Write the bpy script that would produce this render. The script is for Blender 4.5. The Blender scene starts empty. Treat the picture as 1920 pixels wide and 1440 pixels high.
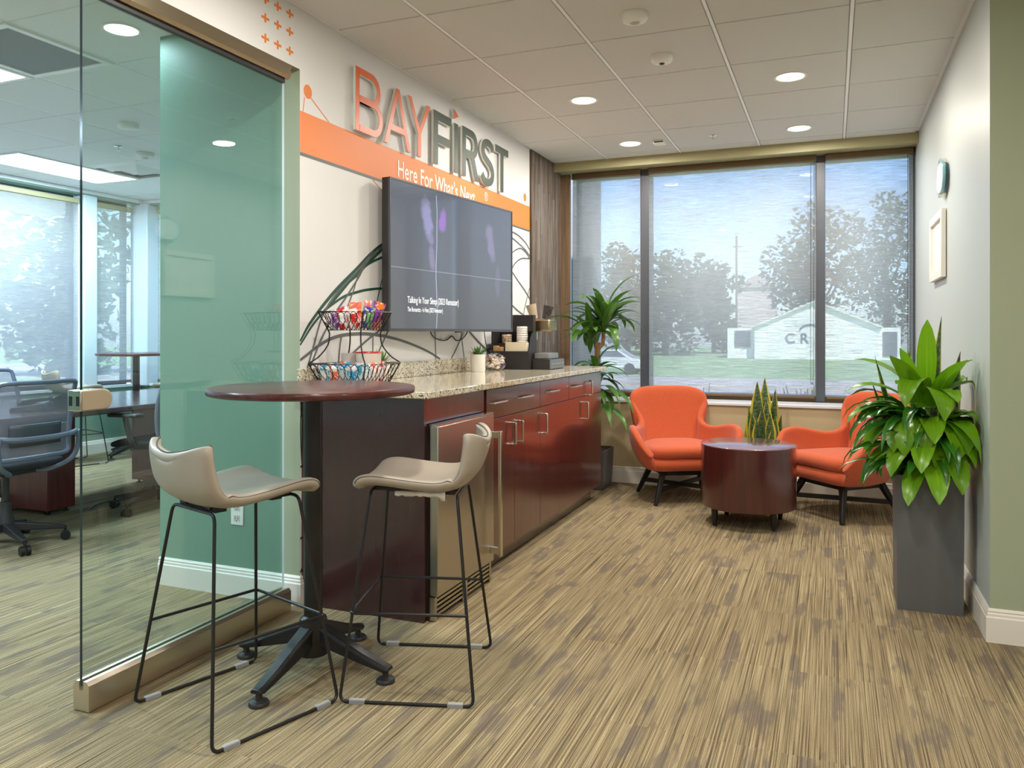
import bpy, bmesh, math, random
from mathutils import Vector, Matrix
random.seed(7)
S = bpy.context.scene
COL = S.collection
D = bpy.data
R = math.radians

# ------------------------------------------------------------------ camera
cam_data = D.cameras.new('camera'); cam = D.objects.new('camera', cam_data); COL.objects.link(cam)
cam.location = (0, 0, 1.23); cam.rotation_euler = (R(90), 0, 0.386)
cam_data.sensor_width = 36; cam_data.lens = 36 * 1476.7 / 1920; cam_data.shift_y = -94.2 / 1920
cam_data.clip_end = 400
S.camera = cam

# ------------------------------------------------------------------ colour helpers
def lin(c):
    c = c / 255.0
    return c / 12.92 if c <= 0.04045 else ((c + 0.055) / 1.055) ** 2.4
def C(r, g, b): return (lin(r), lin(g), lin(b), 1)

# ------------------------------------------------------------------ world, sun, exposure
S.view_settings.view_transform = 'Standard'; S.view_settings.look = 'None'
S.view_settings.exposure = 0.35; S.view_settings.gamma = 1.0; S.view_settings.use_curve_mapping = False
W = D.worlds.new('sky'); S.world = W; W.use_nodes = True
wn = W.node_tree.nodes; wl = W.node_tree.links; wn.clear()
wo = wn.new('ShaderNodeOutputWorld'); wb = wn.new('ShaderNodeBackground'); wl.new(wb.outputs[0], wo.inputs[0])
sky = wn.new('ShaderNodeTexSky'); sky.sky_type = 'NISHITA'; sky.sun_disc = False
sky.sun_elevation = R(48); sky.sun_rotation = R(150); sky.dust_density = 0.8; sky.ozone_density = 1.5
wm = wn.new('ShaderNodeMix'); wm.data_type = 'RGBA'
wtc = wn.new('ShaderNodeTexCoord'); wno = wn.new('ShaderNodeTexNoise'); wno.inputs['Scale'].default_value = 3.0; wno.inputs['Detail'].default_value = 5
wmap = wn.new('ShaderNodeMapping'); wmap.inputs['Scale'].default_value = (1, 1, 3.5)
wl.new(wtc.outputs['Generated'], wmap.inputs[0]); wl.new(wmap.outputs[0], wno.inputs['Vector'])
wr = wn.new('ShaderNodeValToRGB'); wr.color_ramp.elements[0].position = 0.48; wr.color_ramp.elements[1].position = 0.85
wl.new(wno.outputs['Fac'], wr.inputs[0]); wl.new(wr.outputs[0], wm.inputs['Factor'])
wmul = wn.new('ShaderNodeMix'); wmul.data_type = 'RGBA'; wmul.blend_type = 'MULTIPLY'; wmul.inputs['Factor'].default_value = 1
wl.new(sky.outputs[0], wmul.inputs['A']); wmul.inputs['B'].default_value = (0.36, 0.42, 0.54, 1)
wl.new(wmul.outputs['Result'], wm.inputs['A']); wm.inputs['B'].default_value = (0.85, 0.95, 1.2, 1)
wl.new(wm.outputs['Result'], wb.inputs[0]); wb.inputs[1].default_value = 1.0
sun_d = D.lights.new('sun', 'SUN'); sun_d.energy = 10.0; sun_d.angle = R(1.5); sun_d.color = (1, .96, .88)
sun = D.objects.new('sun', sun_d); COL.objects.link(sun)
sun.rotation_euler = Vector((-0.45, 0.62, -0.9)).to_track_quat('-Z', 'Y').to_euler()
try: S.cycles.use_denoising = True
except Exception: pass
S.cycles.max_bounces = 10; S.cycles.transparent_max_bounces = 24; S.cycles.diffuse_bounces = 5; S.cycles.glossy_bounces = 5

WARM = (1.0, 0.925, 0.825); COOL = (0.62, 0.85, 1.0)
P_WARM, P_COOL = 17.0, 26.0      # watts of one downlight in the lounge / in the glazed office

# ------------------------------------------------------------------ node helpers
def newmat(name):
    m = D.materials.new(name); m.use_nodes = True
    nt = m.node_tree
    return m, nt, nt.nodes['Principled BSDF'], nt.nodes['Material Output']
def P(name, col, rough=.5, metal=0.0, spec=.5, coat=0.0, bump=None, var=None, sheen=0.0, trans=0.0):
    """principled; bump=(scale, strength, stretch) ; var=(scale, amount, stretch) multiplies colour by noise"""
    m, nt, b, o = newmat(name)
    b.inputs['Base Color'].default_value = col; b.inputs['Roughness'].default_value = rough
    b.inputs['Metallic'].default_value = metal; b.inputs['Specular IOR Level'].default_value = spec
    b.inputs['Coat Weight'].default_value = coat; b.inputs['Coat Roughness'].default_value = .12
    b.inputs['Sheen Weight'].default_value = sheen
    N = nt.nodes; L = nt.links
    if bump or var:
        tc = N.new('ShaderNodeTexCoord')
    def noise(scale, st, det=3):
        mp = N.new('ShaderNodeMapping'); mp.inputs['Scale'].default_value = st
        L.new(tc.outputs['Object'], mp.inputs[0])
        n = N.new('ShaderNodeTexNoise'); n.inputs['Scale'].default_value = scale; n.inputs['Detail'].default_value = det
        L.new(mp.outputs[0], n.inputs['Vector']); return n
    if bump:
        n = noise(bump[0], bump[2] if len(bump) > 2 else (1, 1, 1))
        bp = N.new('ShaderNodeBump'); bp.inputs['Strength'].default_value = bump[1]; bp.inputs['Distance'].default_value = .002
        L.new(n.outputs['Fac'], bp.inputs['Height']); L.new(bp.outputs[0], b.inputs['Normal'])
    if var:
        n = noise(var[0], var[2] if len(var) > 2 else (1, 1, 1), 4)
        mr = N.new('ShaderNodeMapRange'); mr.inputs[1].default_value = .3; mr.inputs[2].default_value = .7
        mr.inputs[3].default_value = 1 - var[1]; mr.inputs[4].default_value = 1 + var[1]
        L.new(n.outputs['Fac'], mr.inputs[0])
        mx = N.new('ShaderNodeVectorMath'); mx.operation = 'SCALE'; mx.inputs[0].default_value = col[:3]
        L.new(mr.outputs[0], mx.inputs['Scale']); L.new(mx.outputs[0], b.inputs['Base Color'])
    return m
def ramp(nt, src, stops):
    r = nt.nodes.new('ShaderNodeValToRGB'); e = r.color_ramp.elements
    while len(e) < len(stops): e.new(.5)
    for k, (p, c) in enumerate(stops): e[k].position = p; e[k].color = c
    nt.links.new(src, r.inputs[0]); return r
def noise_n(nt, vec, scale, detail=3, stretch=None, rough=.5):
    if stretch:
        mp = nt.nodes.new('ShaderNodeMapping'); mp.inputs['Scale'].default_value = stretch
        nt.links.new(vec, mp.inputs[0]); vec = mp.outputs[0]
    n = nt.nodes.new('ShaderNodeTexNoise'); n.inputs['Scale'].default_value = scale; n.inputs['Detail'].default_value = detail
    n.inputs['Roughness'].default_value = rough
    nt.links.new(vec, n.inputs['Vector']); return n.outputs['Fac']
def math_n(nt, op, a, b=None):
    n = nt.nodes.new('ShaderNodeMath'); n.operation = op
    for i, v in enumerate((a, b)):
        if v is None: continue
        if isinstance(v, (int, float)): n.inputs[i].default_value = v
        else: nt.links.new(v, n.inputs[i])
    return n.outputs[0]
def mixc(nt, fac, a, b, blend='MIX'):
    n = nt.nodes.new('ShaderNodeMix'); n.data_type = 'RGBA'; n.blend_type = blend
    for k, v in (('Factor', fac), ('A', a), ('B', b)):
        if isinstance(v, (int, float)): n.inputs[k].default_value = v
        elif isinstance(v, tuple): n.inputs[k].default_value = v
        else: nt.links.new(v, n.inputs[k])
    return n.outputs['Result']
def coord(nt, which='Object'):
    return nt.nodes.new('ShaderNodeTexCoord').outputs[which]
def bump_n(nt, bsdf, h, strength=.3, dist=.002):
    bp = nt.nodes.new('ShaderNodeBump'); bp.inputs['Strength'].default_value = strength; bp.inputs['Distance'].default_value = dist
    nt.links.new(h, bp.inputs['Height']); nt.links.new(bp.outputs[0], bsdf.inputs['Normal'])

def wood(name, c0, c1, rough, axis='z', coat=.25, spec=.5):
    m, nt, b, o = newmat(name)
    st = {'z': (26, 26, 1.1), 'y': (26, 1.1, 26), 'x': (1.1, 26, 26)}[axis]
    v = coord(nt)
    n1 = noise_n(nt, v, 1.6, 5, st, .6); n2 = noise_n(nt, v, 5.0, 3, st)
    f = math_n(nt, 'ADD', math_n(nt, 'MULTIPLY', n1, .7), math_n(nt, 'MULTIPLY', n2, .3))
    r = ramp(nt, f, [(.36, c0), (.64, c1)])
    nt.links.new(r.outputs[0], b.inputs['Base Color'])
    b.inputs['Roughness'].default_value = rough; b.inputs['Coat Weight'].default_value = coat
    b.inputs['Coat Roughness'].default_value = .13; b.inputs['Specular IOR Level'].default_value = spec
    return m
def carpet():
    m, nt, b, o = newmat('carpet_stripe')
    v = coord(nt)
    # each 0.6 m carpet tile is shifted along the stripe so the tiles read separately
    sx = nt.nodes.new('ShaderNodeSeparateXYZ'); nt.links.new(v, sx.inputs[0])
    ix = math_n(nt, 'FLOOR', math_n(nt, 'DIVIDE', sx.outputs[0], .61)); iy = math_n(nt, 'FLOOR', math_n(nt, 'DIVIDE', sx.outputs[1], .61))
    cx = nt.nodes.new('ShaderNodeCombineXYZ'); nt.links.new(ix, cx.inputs[0]); nt.links.new(iy, cx.inputs[1])
    wn_ = nt.nodes.new('ShaderNodeTexWhiteNoise'); wn_.noise_dimensions = '2D'; nt.links.new(cx.outputs[0], wn_.inputs['Vector'])
    ad = nt.nodes.new('ShaderNodeVectorMath'); ad.operation = 'MULTIPLY_ADD'
    nt.links.new(wn_.outputs['Color'], ad.inputs[0]); ad.inputs[1].default_value = (.02, 2.1, 0); nt.links.new(v, ad.inputs[2])
    vv = ad.outputs[0]
    fine = noise_n(nt, v, 1.0, 2, (330, 1.1, 1))
    mid = noise_n(nt, vv, 1.0, 3, (150, 2.2, 1), .6)
    pile = noise_n(nt, v, 330, 2)
    blot = noise_n(nt, vv, 1.0, 3, (12, 2.4, 1), .6)
    tw = math_n(nt, 'ADD', math_n(nt, 'MULTIPLY', fine, .62), math_n(nt, 'MULTIPLY', mid, .38))
    base = ramp(nt, tw, [(.38, C(88, 77, 60)), (.46, C(130, 115, 89)), (.56, C(162, 146, 113)), (.66, C(190, 174, 138))])
    dk = ramp(nt, blot, [(.545, (0, 0, 0, 1)), (.62, (1, 1, 1, 1))])
    dkf = math_n(nt, 'MULTIPLY', dk.outputs[0], .62)
    c2 = mixc(nt, dkf, base.outputs[0], C(104, 94, 88))
    pr = nt.nodes.new('ShaderNodeMapRange'); pr.inputs[1].default_value = .3; pr.inputs[2].default_value = .7; pr.inputs[3].default_value = .72; pr.inputs[4].default_value = 1.28
    nt.links.new(pile, pr.inputs[0])
    sc = nt.nodes.new('ShaderNodeVectorMath'); sc.operation = 'SCALE'; nt.links.new(c2, sc.inputs[0]); nt.links.new(pr.outputs[0], sc.inputs['Scale'])
    nt.links.new(sc.outputs[0], b.inputs['Base Color'])
    b.inputs['Roughness'].default_value = .95; b.inputs['Specular IOR Level'].default_value = .1
    bump_n(nt, b, math_n(nt, 'ADD', pile, fine), .5, .003)
    return m
def granite():
    m, nt, b, o = newmat('granite_speckle')
    v = coord(nt)
    n = noise_n(nt, v, 60, 4, None, .65); n2 = noise_n(nt, v, 150, 3); n3 = noise_n(nt, v, 14, 3)
    base = ramp(nt, n3, [(.35, C(206, 197, 172)), (.65, C(226, 221, 205))])
    tan = mixc(nt, ramp(nt, n, [(.52, (0, 0, 0, 1)), (.62, (1, 1, 1, 1))]).outputs[0], base.outputs[0], C(176, 157, 120))
    dk = mixc(nt, ramp(nt, n2, [(.565, (0, 0, 0, 1)), (.63, (1, 1, 1, 1))]).outputs[0], tan, C(70, 64, 54))
    dk2 = mixc(nt, ramp(nt, noise_n(nt, v, 75, 2), [(.615, (0, 0, 0, 1)), (.66, (1, 1, 1, 1))]).outputs[0], dk, C(45, 42, 38))
    nt.links.new(dk2, b.inputs['Base Color']); b.inputs['Roughness'].default_value = .08; b.inputs['Specular IOR Level'].default_value = .6
    return m
def planks():
    m, nt, b, o = newmat('weathered_planks')
    v = coord(nt)
    sx = nt.nodes.new('ShaderNodeSeparateXYZ'); nt.links.new(v, sx.inputs[0])
    row = math_n(nt, 'FLOOR', math_n(nt, 'DIVIDE', sx.outputs[1], .062))
    wn0 = nt.nodes.new('ShaderNodeTexWhiteNoise'); wn0.noise_dimensions = '1D'; nt.links.new(row, wn0.inputs['W'])
    zz = math_n(nt, 'ADD', sx.outputs[2], wn0.outputs['Value'])
    seg = math_n(nt, 'FLOOR', math_n(nt, 'DIVIDE', zz, .62))
    cb = nt.nodes.new('ShaderNodeCombineXYZ'); nt.links.new(row, cb.inputs[0]); nt.links.new(seg, cb.inputs[1])
    w2 = nt.nodes.new('ShaderNodeTexWhiteNoise'); w2.noise_dimensions = '2D'; nt.links.new(cb.outputs[0], w2.inputs['Vector'])
    pl = ramp(nt, w2.outputs['Value'], [(0, C(112, 96, 84)), (.4, C(138, 124, 112)), (.7, C(150, 141, 134)), (1, C(124, 104, 86))])
    g = noise_n(nt, v, 1.0, 5, (60, 60, 2.2), .65)
    gr = ramp(nt, g, [(.35, C(130, 130, 130)), (.65, C(255, 255, 255))])
    c = mixc(nt, 1.0, pl.outputs[0], gr.outputs[0], 'MULTIPLY')
    fr = math_n(nt, 'FRACT', math_n(nt, 'DIVIDE', sx.outputs[1], .062))
    gap = math_n(nt, 'LESS_THAN', fr, .05)
    c = mixc(nt, gap, c, C(60, 50, 44))
    nt.links.new(c, b.inputs['Base Color']); b.inputs['Roughness'].default_value = .75
    return m
def glass(name, tint, refl=1.0):
    """thin clear pane: tinted see-through plus mirror reflection that grows at grazing angles"""
    m, nt, b, o = newmat(name); nt.nodes.remove(b)
    tr = nt.nodes.new('ShaderNodeBsdfTransparent'); tr.inputs[0].default_value = tint
    gl = nt.nodes.new('ShaderNodeBsdfGlossy'); gl.inputs['Roughness'].default_value = 0.0
    lw = nt.nodes.new('ShaderNodeLayerWeight'); lw.inputs['Blend'].default_value = .5
    p5 = math_n(nt, 'POWER', lw.outputs['Facing'], 5.0)
    f = math_n(nt, 'MULTIPLY', math_n(nt, 'ADD', math_n(nt, 'MULTIPLY', p5, .9), .04), refl)
    mx = nt.nodes.new('ShaderNodeMixShader'); nt.links.new(f, mx.inputs[0]); nt.links.new(tr.outputs[0], mx.inputs[1]); nt.links.new(gl.outputs[0], mx.inputs[2])
    nt.links.new(mx.outputs[0], o.inputs[0]); return m
def see_through(name, col, opac, translucent=0.0, lines=None, rough=.8):
    """woven sheet: part open (see-through), part cloth that reflects and lets light through; lines=(scale z) thick/thin weft"""
    m, nt, b, o = newmat(name)
    b.inputs['Base Color'].default_value = col; b.inputs['Roughness'].default_value = rough; b.inputs['Specular IOR Level'].default_value = .15
    cloth = b.outputs[0]
    if translucent:
        tl = nt.nodes.new('ShaderNodeBsdfTranslucent'); tl.inputs[0].default_value = col
        mm = nt.nodes.new('ShaderNodeMixShader'); mm.inputs[0].default_value = translucent
        nt.links.new(cloth, mm.inputs[1]); nt.links.new(tl.outputs[0], mm.inputs[2]); cloth = mm.outputs[0]
    tr = nt.nodes.new('ShaderNodeBsdfTransparent')
    mx = nt.nodes.new('ShaderNodeMixShader'); nt.links.new(tr.outputs[0], mx.inputs[1]); nt.links.new(cloth, mx.inputs[2])
    if lines:
        v = coord(nt)
        n = noise_n(nt, v, 1.0, 3, (5.0, 5.0, lines), .7)
        mr = nt.nodes.new('ShaderNodeMapRange'); mr.inputs[1].default_value = .35; mr.inputs[2].default_value = .65
        mr.inputs[3].default_value = max(0, opac - .21); mr.inputs[4].default_value = min(1, opac + .21)
        nt.links.new(n, mr.inputs[0]); nt.links.new(mr.outputs[0], mx.inputs[0])
    else: mx.inputs[0].default_value = opac
    nt.links.new(mx.outputs[0], o.inputs[0]); return m
def emit(name, col, strength):
    m, nt, b, o = newmat(name)
    b.inputs['Base Color'].default_value = (.8, .8, .8, 1); b.inputs['Emission Color'].default_value = col; b.inputs['Emission Strength'].default_value = strength
    return m
def leafmat(name, mid, edge, mode='rib', trans=.25, rough=.3):
    """u across the blade (0..1), v along it"""
    m, nt, b, o = newmat(name)
    uv = coord(nt, 'UV'); s = nt.nodes.new('ShaderNodeSeparateXYZ'); nt.links.new(uv, s.inputs[0])
    a = math_n(nt, 'ABSOLUTE', math_n(nt, 'SUBTRACT', s.outputs[0], .5))
    if mode == 'snake':
        bands = noise_n(nt, uv, 1.0, 3, (3, 26, 1), .6)
        body = ramp(nt, bands, [(.42, mid), (.58, C(98, 120, 74))])
        f = ramp(nt, a, [(.33, (0, 0, 0, 1)), (.37, (1, 1, 1, 1))])
        c = mixc(nt, f.outputs[0], body.outputs[0], edge)
    else:
        st = noise_n(nt, uv, 1.0, 2, (34, 1.5, 1))
        f = ramp(nt, st, [(.35, (0, 0, 0, 1)), (.65, (1, 1, 1, 1))])
        c = mixc(nt, math_n(nt, 'MULTIPLY', f.outputs[0], .6), mid, edge)
        rb = math_n(nt, 'LESS_THAN', a, .03)
        c = mixc(nt, math_n(nt, 'MULTIPLY', rb, .5), c, edge)
    oi = nt.nodes.new('ShaderNodeNewGeometry')
    rv = nt.nodes.new('ShaderNodeMapRange'); rv.inputs[3].default_value = .72; rv.inputs[4].default_value = 1.2
    nt.links.new(oi.outputs['Random Per Island'], rv.inputs[0])
    sc = nt.nodes.new('ShaderNodeVectorMath'); sc.operation = 'SCALE'; nt.links.new(c, sc.inputs[0]); nt.links.new(rv.outputs[0], sc.inputs['Scale'])
    nt.links.new(sc.outputs[0], b.inputs['Base Color']); b.inputs['Roughness'].default_value = rough
    tl = nt.nodes.new('ShaderNodeBsdfTranslucent'); nt.links.new(sc.outputs[0], tl.inputs[0])
    mx = nt.nodes.new('ShaderNodeMixShader'); mx.inputs[0].default_value = trans
    nt.links.new(b.outputs[0], mx.inputs[1]); nt.links.new(tl.outputs[0], mx.inputs[2]); nt.links.new(mx.outputs[0], o.inputs[0])
    return m

M = {}
M['carpet'] = carpet(); M['granite'] = granite(); M['planks'] = planks()
M['white_wall'] = P('white_wall', C(228, 228, 228), .6)
M['sage'] = P('sage_paint', C(158, 168, 142), .55)
M['sage_daylit'] = P('sage_paint_daylit', C(188, 196, 194), .42)  # same sage, paled: window glare on this wall put into the colour
M['green'] = P('green_paint', C(120, 154, 136), .5)
M['tan'] = P('tan_warm_light', C(196, 178, 140), .6)  # warm light on the low wall put into its base colour
M['olive'] = P('olive_paint', C(164, 158, 118), .55)
M['tile'] = P('ceiling_tile', C(212, 213, 210), .9, bump=(240, .15))
M['tile_office_bright'] = P('office_ceiling_tile_bright', C(238, 242, 242), .9, bump=(240, .15))  # paler, cooler copy of the lounge tile; brighter office light put in colour
M['tbar'] = P('ceiling_bar', C(246, 246, 248), .45)
M['trim'] = P('white_trim', C(228, 224, 214), .4)
M['sill'] = P('sill_white', C(222, 226, 230), .25)
M['bronze'] = P('bronze_frame', C(112, 92, 66), .4, metal=.3)
M['grey_metal'] = P('mullion_grey', C(84, 88, 96), .4, metal=.2)
M['mahog'] = wood('mahogany', C(66, 24, 24), C(90, 34, 32), .28, 'z', 1.0)
M['mahog_y'] = wood('mahogany_flat', C(62, 24, 24), C(98, 46, 42), .30, 'y')
M['table_gloss'] = wood('mahogany_gloss', C(66, 28, 28), C(96, 44, 42), .16, 'y', 1.0, 1.0)
M['table_red'] = wood('mahogany_red', C(92, 34, 34), C(122, 48, 46), .35, 'z', .3)
M['endpanel'] = wood('mahogany_dark', C(50, 25, 30), C(68, 34, 38), .26, 'z', 1.0)
M['black'] = P('black_metal', C(26, 26, 28), .38, spec=.5)
M['blackwood'] = P('black_wood', C(30, 27, 26), .45)
M['dark'] = P('dark_plastic', C(44, 42, 43), .45)
M['grey_plastic'] = P('grey_plastic', C(74, 77, 84), .4)
M['steel'] = P('brushed_steel', C(196, 190, 180), .26, metal=1.0, bump=(60, .06, (1, 40, 1)))
M['rail_steel'] = P('rail_steel', C(214, 202, 182), .30, metal=.92)
M['chrome'] = P('satin_nickel', C(222, 216, 204), .2, metal=1.0)
M['leather'] = P('taupe_leather', C(166, 156, 142), .42, bump=(320, .12))
M['stitch'] = P('dark_stitch', C(92, 84, 74), .7)
M['orange_cloth'] = P('orange_wool', C(194, 86, 46), .92, sheen=.25, bump=(420, .35), var=(90, .07))
M['planter'] = P('graphite_planter', C(92, 93, 94), .5, var=(6, .06))
M['soil'] = P('potting_soil', C(50, 38, 28), .95, bump=(60, 1.0))
M['glass_green'] = glass('green_glass', (.92, .968, .952, 1), 1.6)
M['glass_edge'] = P('glass_edge', C(22, 40, 40), .15)
M['window_glass'] = glass('window_glass', (.93, .96, .96, 1), .8)
M['shade'] = see_through('shade_mesh', C(204, 203, 202), .58, .58, lines=520.0)
M['white_plastic'] = P('white_plastic', C(236, 236, 232), .35)
M['led_warm'] = emit('led_warm', (1.0, .90, .74, 1), 6.0)
M['led_cool'] = emit('led_cool', (.93, .98, 1.0, 1), 5.0)
M['m_orange'] = P('print_orange', C(236, 132, 58), .5)
M['m_grey'] = P('print_grey', C(98, 102, 100), .5)
M['m_green'] = P('print_green', C(38, 78, 62), .5)
M['s_orange'] = P('sign_orange', C(226, 106, 52), .4)
M['s_green'] = P('sign_dark_green', C(54, 70, 58), .45)
M['s_side'] = P('sign_return', C(226, 228, 222), .4)
M['print_white'] = P('print_white', C(244, 232, 220), .5)

# ------------------------------------------------------------------ mesh builder
class MB:
    def __init__(s): s.v = []; s.f = []; s.m = []; s.uv = {}; s.cur = 0
    def add(s, vs, fs, uvs=None):
        o = len(s.v); s.v += [tuple(x) for x in vs]
        for k, f in enumerate(fs):
            s.f.append([o + i for i in f]); s.m.append(s.cur)
            if uvs: s.uv[len(s.f) - 1] = [uvs[i] for i in f]
        return s
    def box(s, x0, x1, y0, y1, z0, z1):
        return s.add([(x0, y0, z0), (x1, y0, z0), (x1, y1, z0), (x0, y1, z0), (x0, y0, z1), (x1, y0, z1), (x1, y1, z1), (x0, y1, z1)],
                     [(0, 3, 2, 1), (4, 5, 6, 7), (0, 1, 5, 4), (1, 2, 6, 5), (2, 3, 7, 6), (3, 0, 4, 7)])
    def hexa(s, lo, hi):
        """lo, hi: four corners each (ccw seen from above)"""
        return s.add(list(lo) + list(hi), [(0, 3, 2, 1), (4, 5, 6, 7), (0, 1, 5, 4), (1, 2, 6, 5), (2, 3, 7, 6), (3, 0, 4, 7)])
    def bar(s, a, b, w, h, up=(0, 0, 1), w2=None, h2=None):
        a = Vector(a); b = Vector(b); d = (b - a).normalized(); u = Vector(up)
        if abs(d.dot(u)) > .98: u = Vector((1, 0, 0))
        r = d.cross(u).normalized(); u = r.cross(d).normalized(); w2 = w2 or w; h2 = h2 or h
        q = lambda c, ww, hh: [c - r * ww / 2 - u * hh / 2, c + r * ww / 2 - u * hh / 2, c + r * ww / 2 + u * hh / 2, c - r * ww / 2 + u * hh / 2]
        return s.add(q(a, w, h) + q(b, w2, h2), [(0, 3, 2, 1), (4, 5, 6, 7), (0, 1, 5, 4), (1, 2, 6, 5), (2, 3, 7, 6), (3, 0, 4, 7)])
    def tube(s, pts, r, n=8, closed=False, cap=True):
        pts = [Vector(p) for p in pts]; k = len(pts); rs = r if isinstance(r, (list, tuple)) else [r] * k
        vs = []; prev = None
        for i, p in enumerate(pts):
            if closed: t = (pts[(i + 1) % k] - pts[i - 1])
            else: t = pts[min(i + 1, k - 1)] - pts[max(i - 1, 0)]
            t.normalize()
            if prev is None:
                u = Vector((0, 0, 1)) if abs(t.z) < .9 else Vector((1, 0, 0)); a = t.cross(u).normalized()
            else: a = (prev - t * prev.dot(t)).normalized()
            prev = a; b = t.cross(a)
            vs += [p + (a * math.cos(2 * math.pi * j / n) + b * math.sin(2 * math.pi * j / n)) * rs[i] for j in range(n)]
        fs = []
        for i in range(k if closed else k - 1):
            i2 = (i + 1) % k
            for j in range(n): fs.append((i * n + j, i * n + (j + 1) % n, i2 * n + (j + 1) % n, i2 * n + j))
        if cap and not closed: fs += [tuple(range(n))[::-1], tuple((k - 1) * n + j for j in range(n))]
        return s.add(vs, fs)
    def lathe(s, prof, c=(0, 0, 0), n=32, caps=True, sx=1, sy=1):
        vs = []; k = len(prof)
        for (r, z) in prof:
            vs += [(c[0] + r * sx * math.cos(2 * math.pi * j / n), c[1] + r * sy * math.sin(2 * math.pi * j / n), c[2] + z) for j in range(n)]
        fs = [(i * n + j, i * n + (j + 1) % n, (i + 1) * n + (j + 1) % n, (i + 1) * n + j) for i in range(k - 1) for j in range(n)]
        if caps: fs += [tuple(range(n))[::-1], tuple((k - 1) * n + j for j in range(n))]
        return s.add(vs, fs)
    def prism(s, poly, f0, f1):
        """poly: 2D outline; f0/f1 map (a,b)->3D for the two faces"""
        n = len(poly); vs = [f0(*p) for p in poly] + [f1(*p) for p in poly]
        fs = [tuple(range(n))[::-1], tuple(range(n, 2 * n))] + [(i, (i + 1) % n, n + (i + 1) % n, n + i) for i in range(n)]
        return s.add(vs, fs)
    def grid(s, rows, close_u=False, uv=True):
        nr = len(rows); nc = len(rows[0]); vs = [p for r in rows for p in r]
        fs = [(i * nc + j, i * nc + (j + 1) % nc, (i + 1) * nc + (j + 1) % nc, (i + 1) * nc + j) for i in range(nr - 1) for j in range(nc if close_u else nc - 1)]
        uvs = [(j / max(1, nc - 1), i / max(1, nr - 1)) for i in range(nr) for j in range(nc)] if uv else None
        return s.add(vs, fs, uvs)
    def build(s, name, mats, parent=None, bevel=0, seg=2, smooth=35, subsurf=0, solid=0, loc=None, rot=None, off=-1):
        me = D.meshes.new(name); me.from_pydata(s.v, [], s.f)
        if not isinstance(mats, (list, tuple)): mats = [mats]
        for m in mats: me.materials.append(m)
        me.polygons.foreach_set('material_index', s.m)
        if s.uv:
            ul = me.uv_layers.new(name='UVMap')
            for p in me.polygons:
                q = s.uv.get(p.index)
                if q:
                    for k, li in enumerate(p.loop_indices): ul.data[li].uv = q[k]
        bm = bmesh.new(); bm.from_mesh(me); bmesh.ops.recalc_face_normals(bm, faces=bm.faces) if not s.uv else None; bm.to_mesh(me); bm.free()
        if smooth:
            me.polygons.foreach_set('use_smooth', [True] * len(me.polygons)); me.set_sharp_from_angle(angle=R(smooth))
        me.update()
        o = D.objects.new(name, me); COL.objects.link(o)
        if parent: o.parent = parent
        if loc: o.location = loc
        if rot: o.rotation_euler = rot
        if bevel:
            b = o.modifiers.new('bevel', 'BEVEL'); b.width = bevel; b.segments = seg; b.limit_method = 'ANGLE'; b.angle_limit = R(40)
        if solid:
            d = o.modifiers.new('solid', 'SOLIDIFY'); d.thickness = solid; d.offset = off
        if subsurf:
            u = o.modifiers.new('sub', 'SUBSURF'); u.levels = subsurf; u.render_levels = subsurf
        return o
def tag(o, label=None, cat=None, group=None, kind=None):
    if label: o['label'] = label
    if cat: o['category'] = cat
    if group: o['group'] = group
    if kind: o['kind'] = kind
    return o
def thing(name, label, cat, loc=(0, 0, 0), rotz=0, group=None):
    o = D.objects.new(name, None); COL.objects.link(o); o.empty_display_size = .1
    o.location = loc; o.rotation_euler = (0, 0, rotz)
    return tag(o, label, cat, group)
def struct(o, label=None):
    o['kind'] = 'structure'
    if label: o['label'] = label
    return o
def copy_tree(o, loc=None, rotz=None, label=None, parent=None):
    c = o.copy(); COL.objects.link(c)
    if parent: c.parent = parent
    if loc is not None: c.location = loc
    if rotz is not None: c.rotation_euler = (0, 0, rotz)
    if label: c['label'] = label
    for ch in [x for x in D.objects if x.parent == o]: copy_tree(ch, parent=c)
    return c
def fillet(pts, rad, n=5):
    """round the inner corners of a polyline"""
    pts = [Vector(p) for p in pts]; out = [pts[0]]
    for i in range(1, len(pts) - 1):
        a, b, c = pts[i - 1], pts[i], pts[i + 1]
        r = min(rad, (a - b).length * .49, (c - b).length * .49)
        p = b + (a - b).normalized() * r; q = b + (c - b).normalized() * r
        for k in range(n + 1):
            t = k / n; out.append(p * (1 - t) ** 2 + b * 2 * t * (1 - t) + q * t * t)
    out.append(pts[-1]); return out
def smoothline(pts, n=6):
    """Catmull-Rom through points (tuples of any dimension)"""
    P_ = [Vector(p) for p in pts]; out = []
    for i in range(len(P_) - 1):
        p0 = P_[i - 1] if i else P_[0] * 2 - P_[1]; p1, p2 = P_[i], P_[i + 1]; p3 = P_[i + 2] if i + 2 < len(P_) else p2 * 2 - p1
        for k in range(n):
            t = k / n
            out.append(.5 * ((2 * p1) + (p2 - p0) * t + (2 * p0 - 5 * p1 + 4 * p2 - p3) * t * t + (3 * p1 - p0 - 3 * p2 + p3) * t ** 3))
    out.append(P_[-1]); return out
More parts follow.
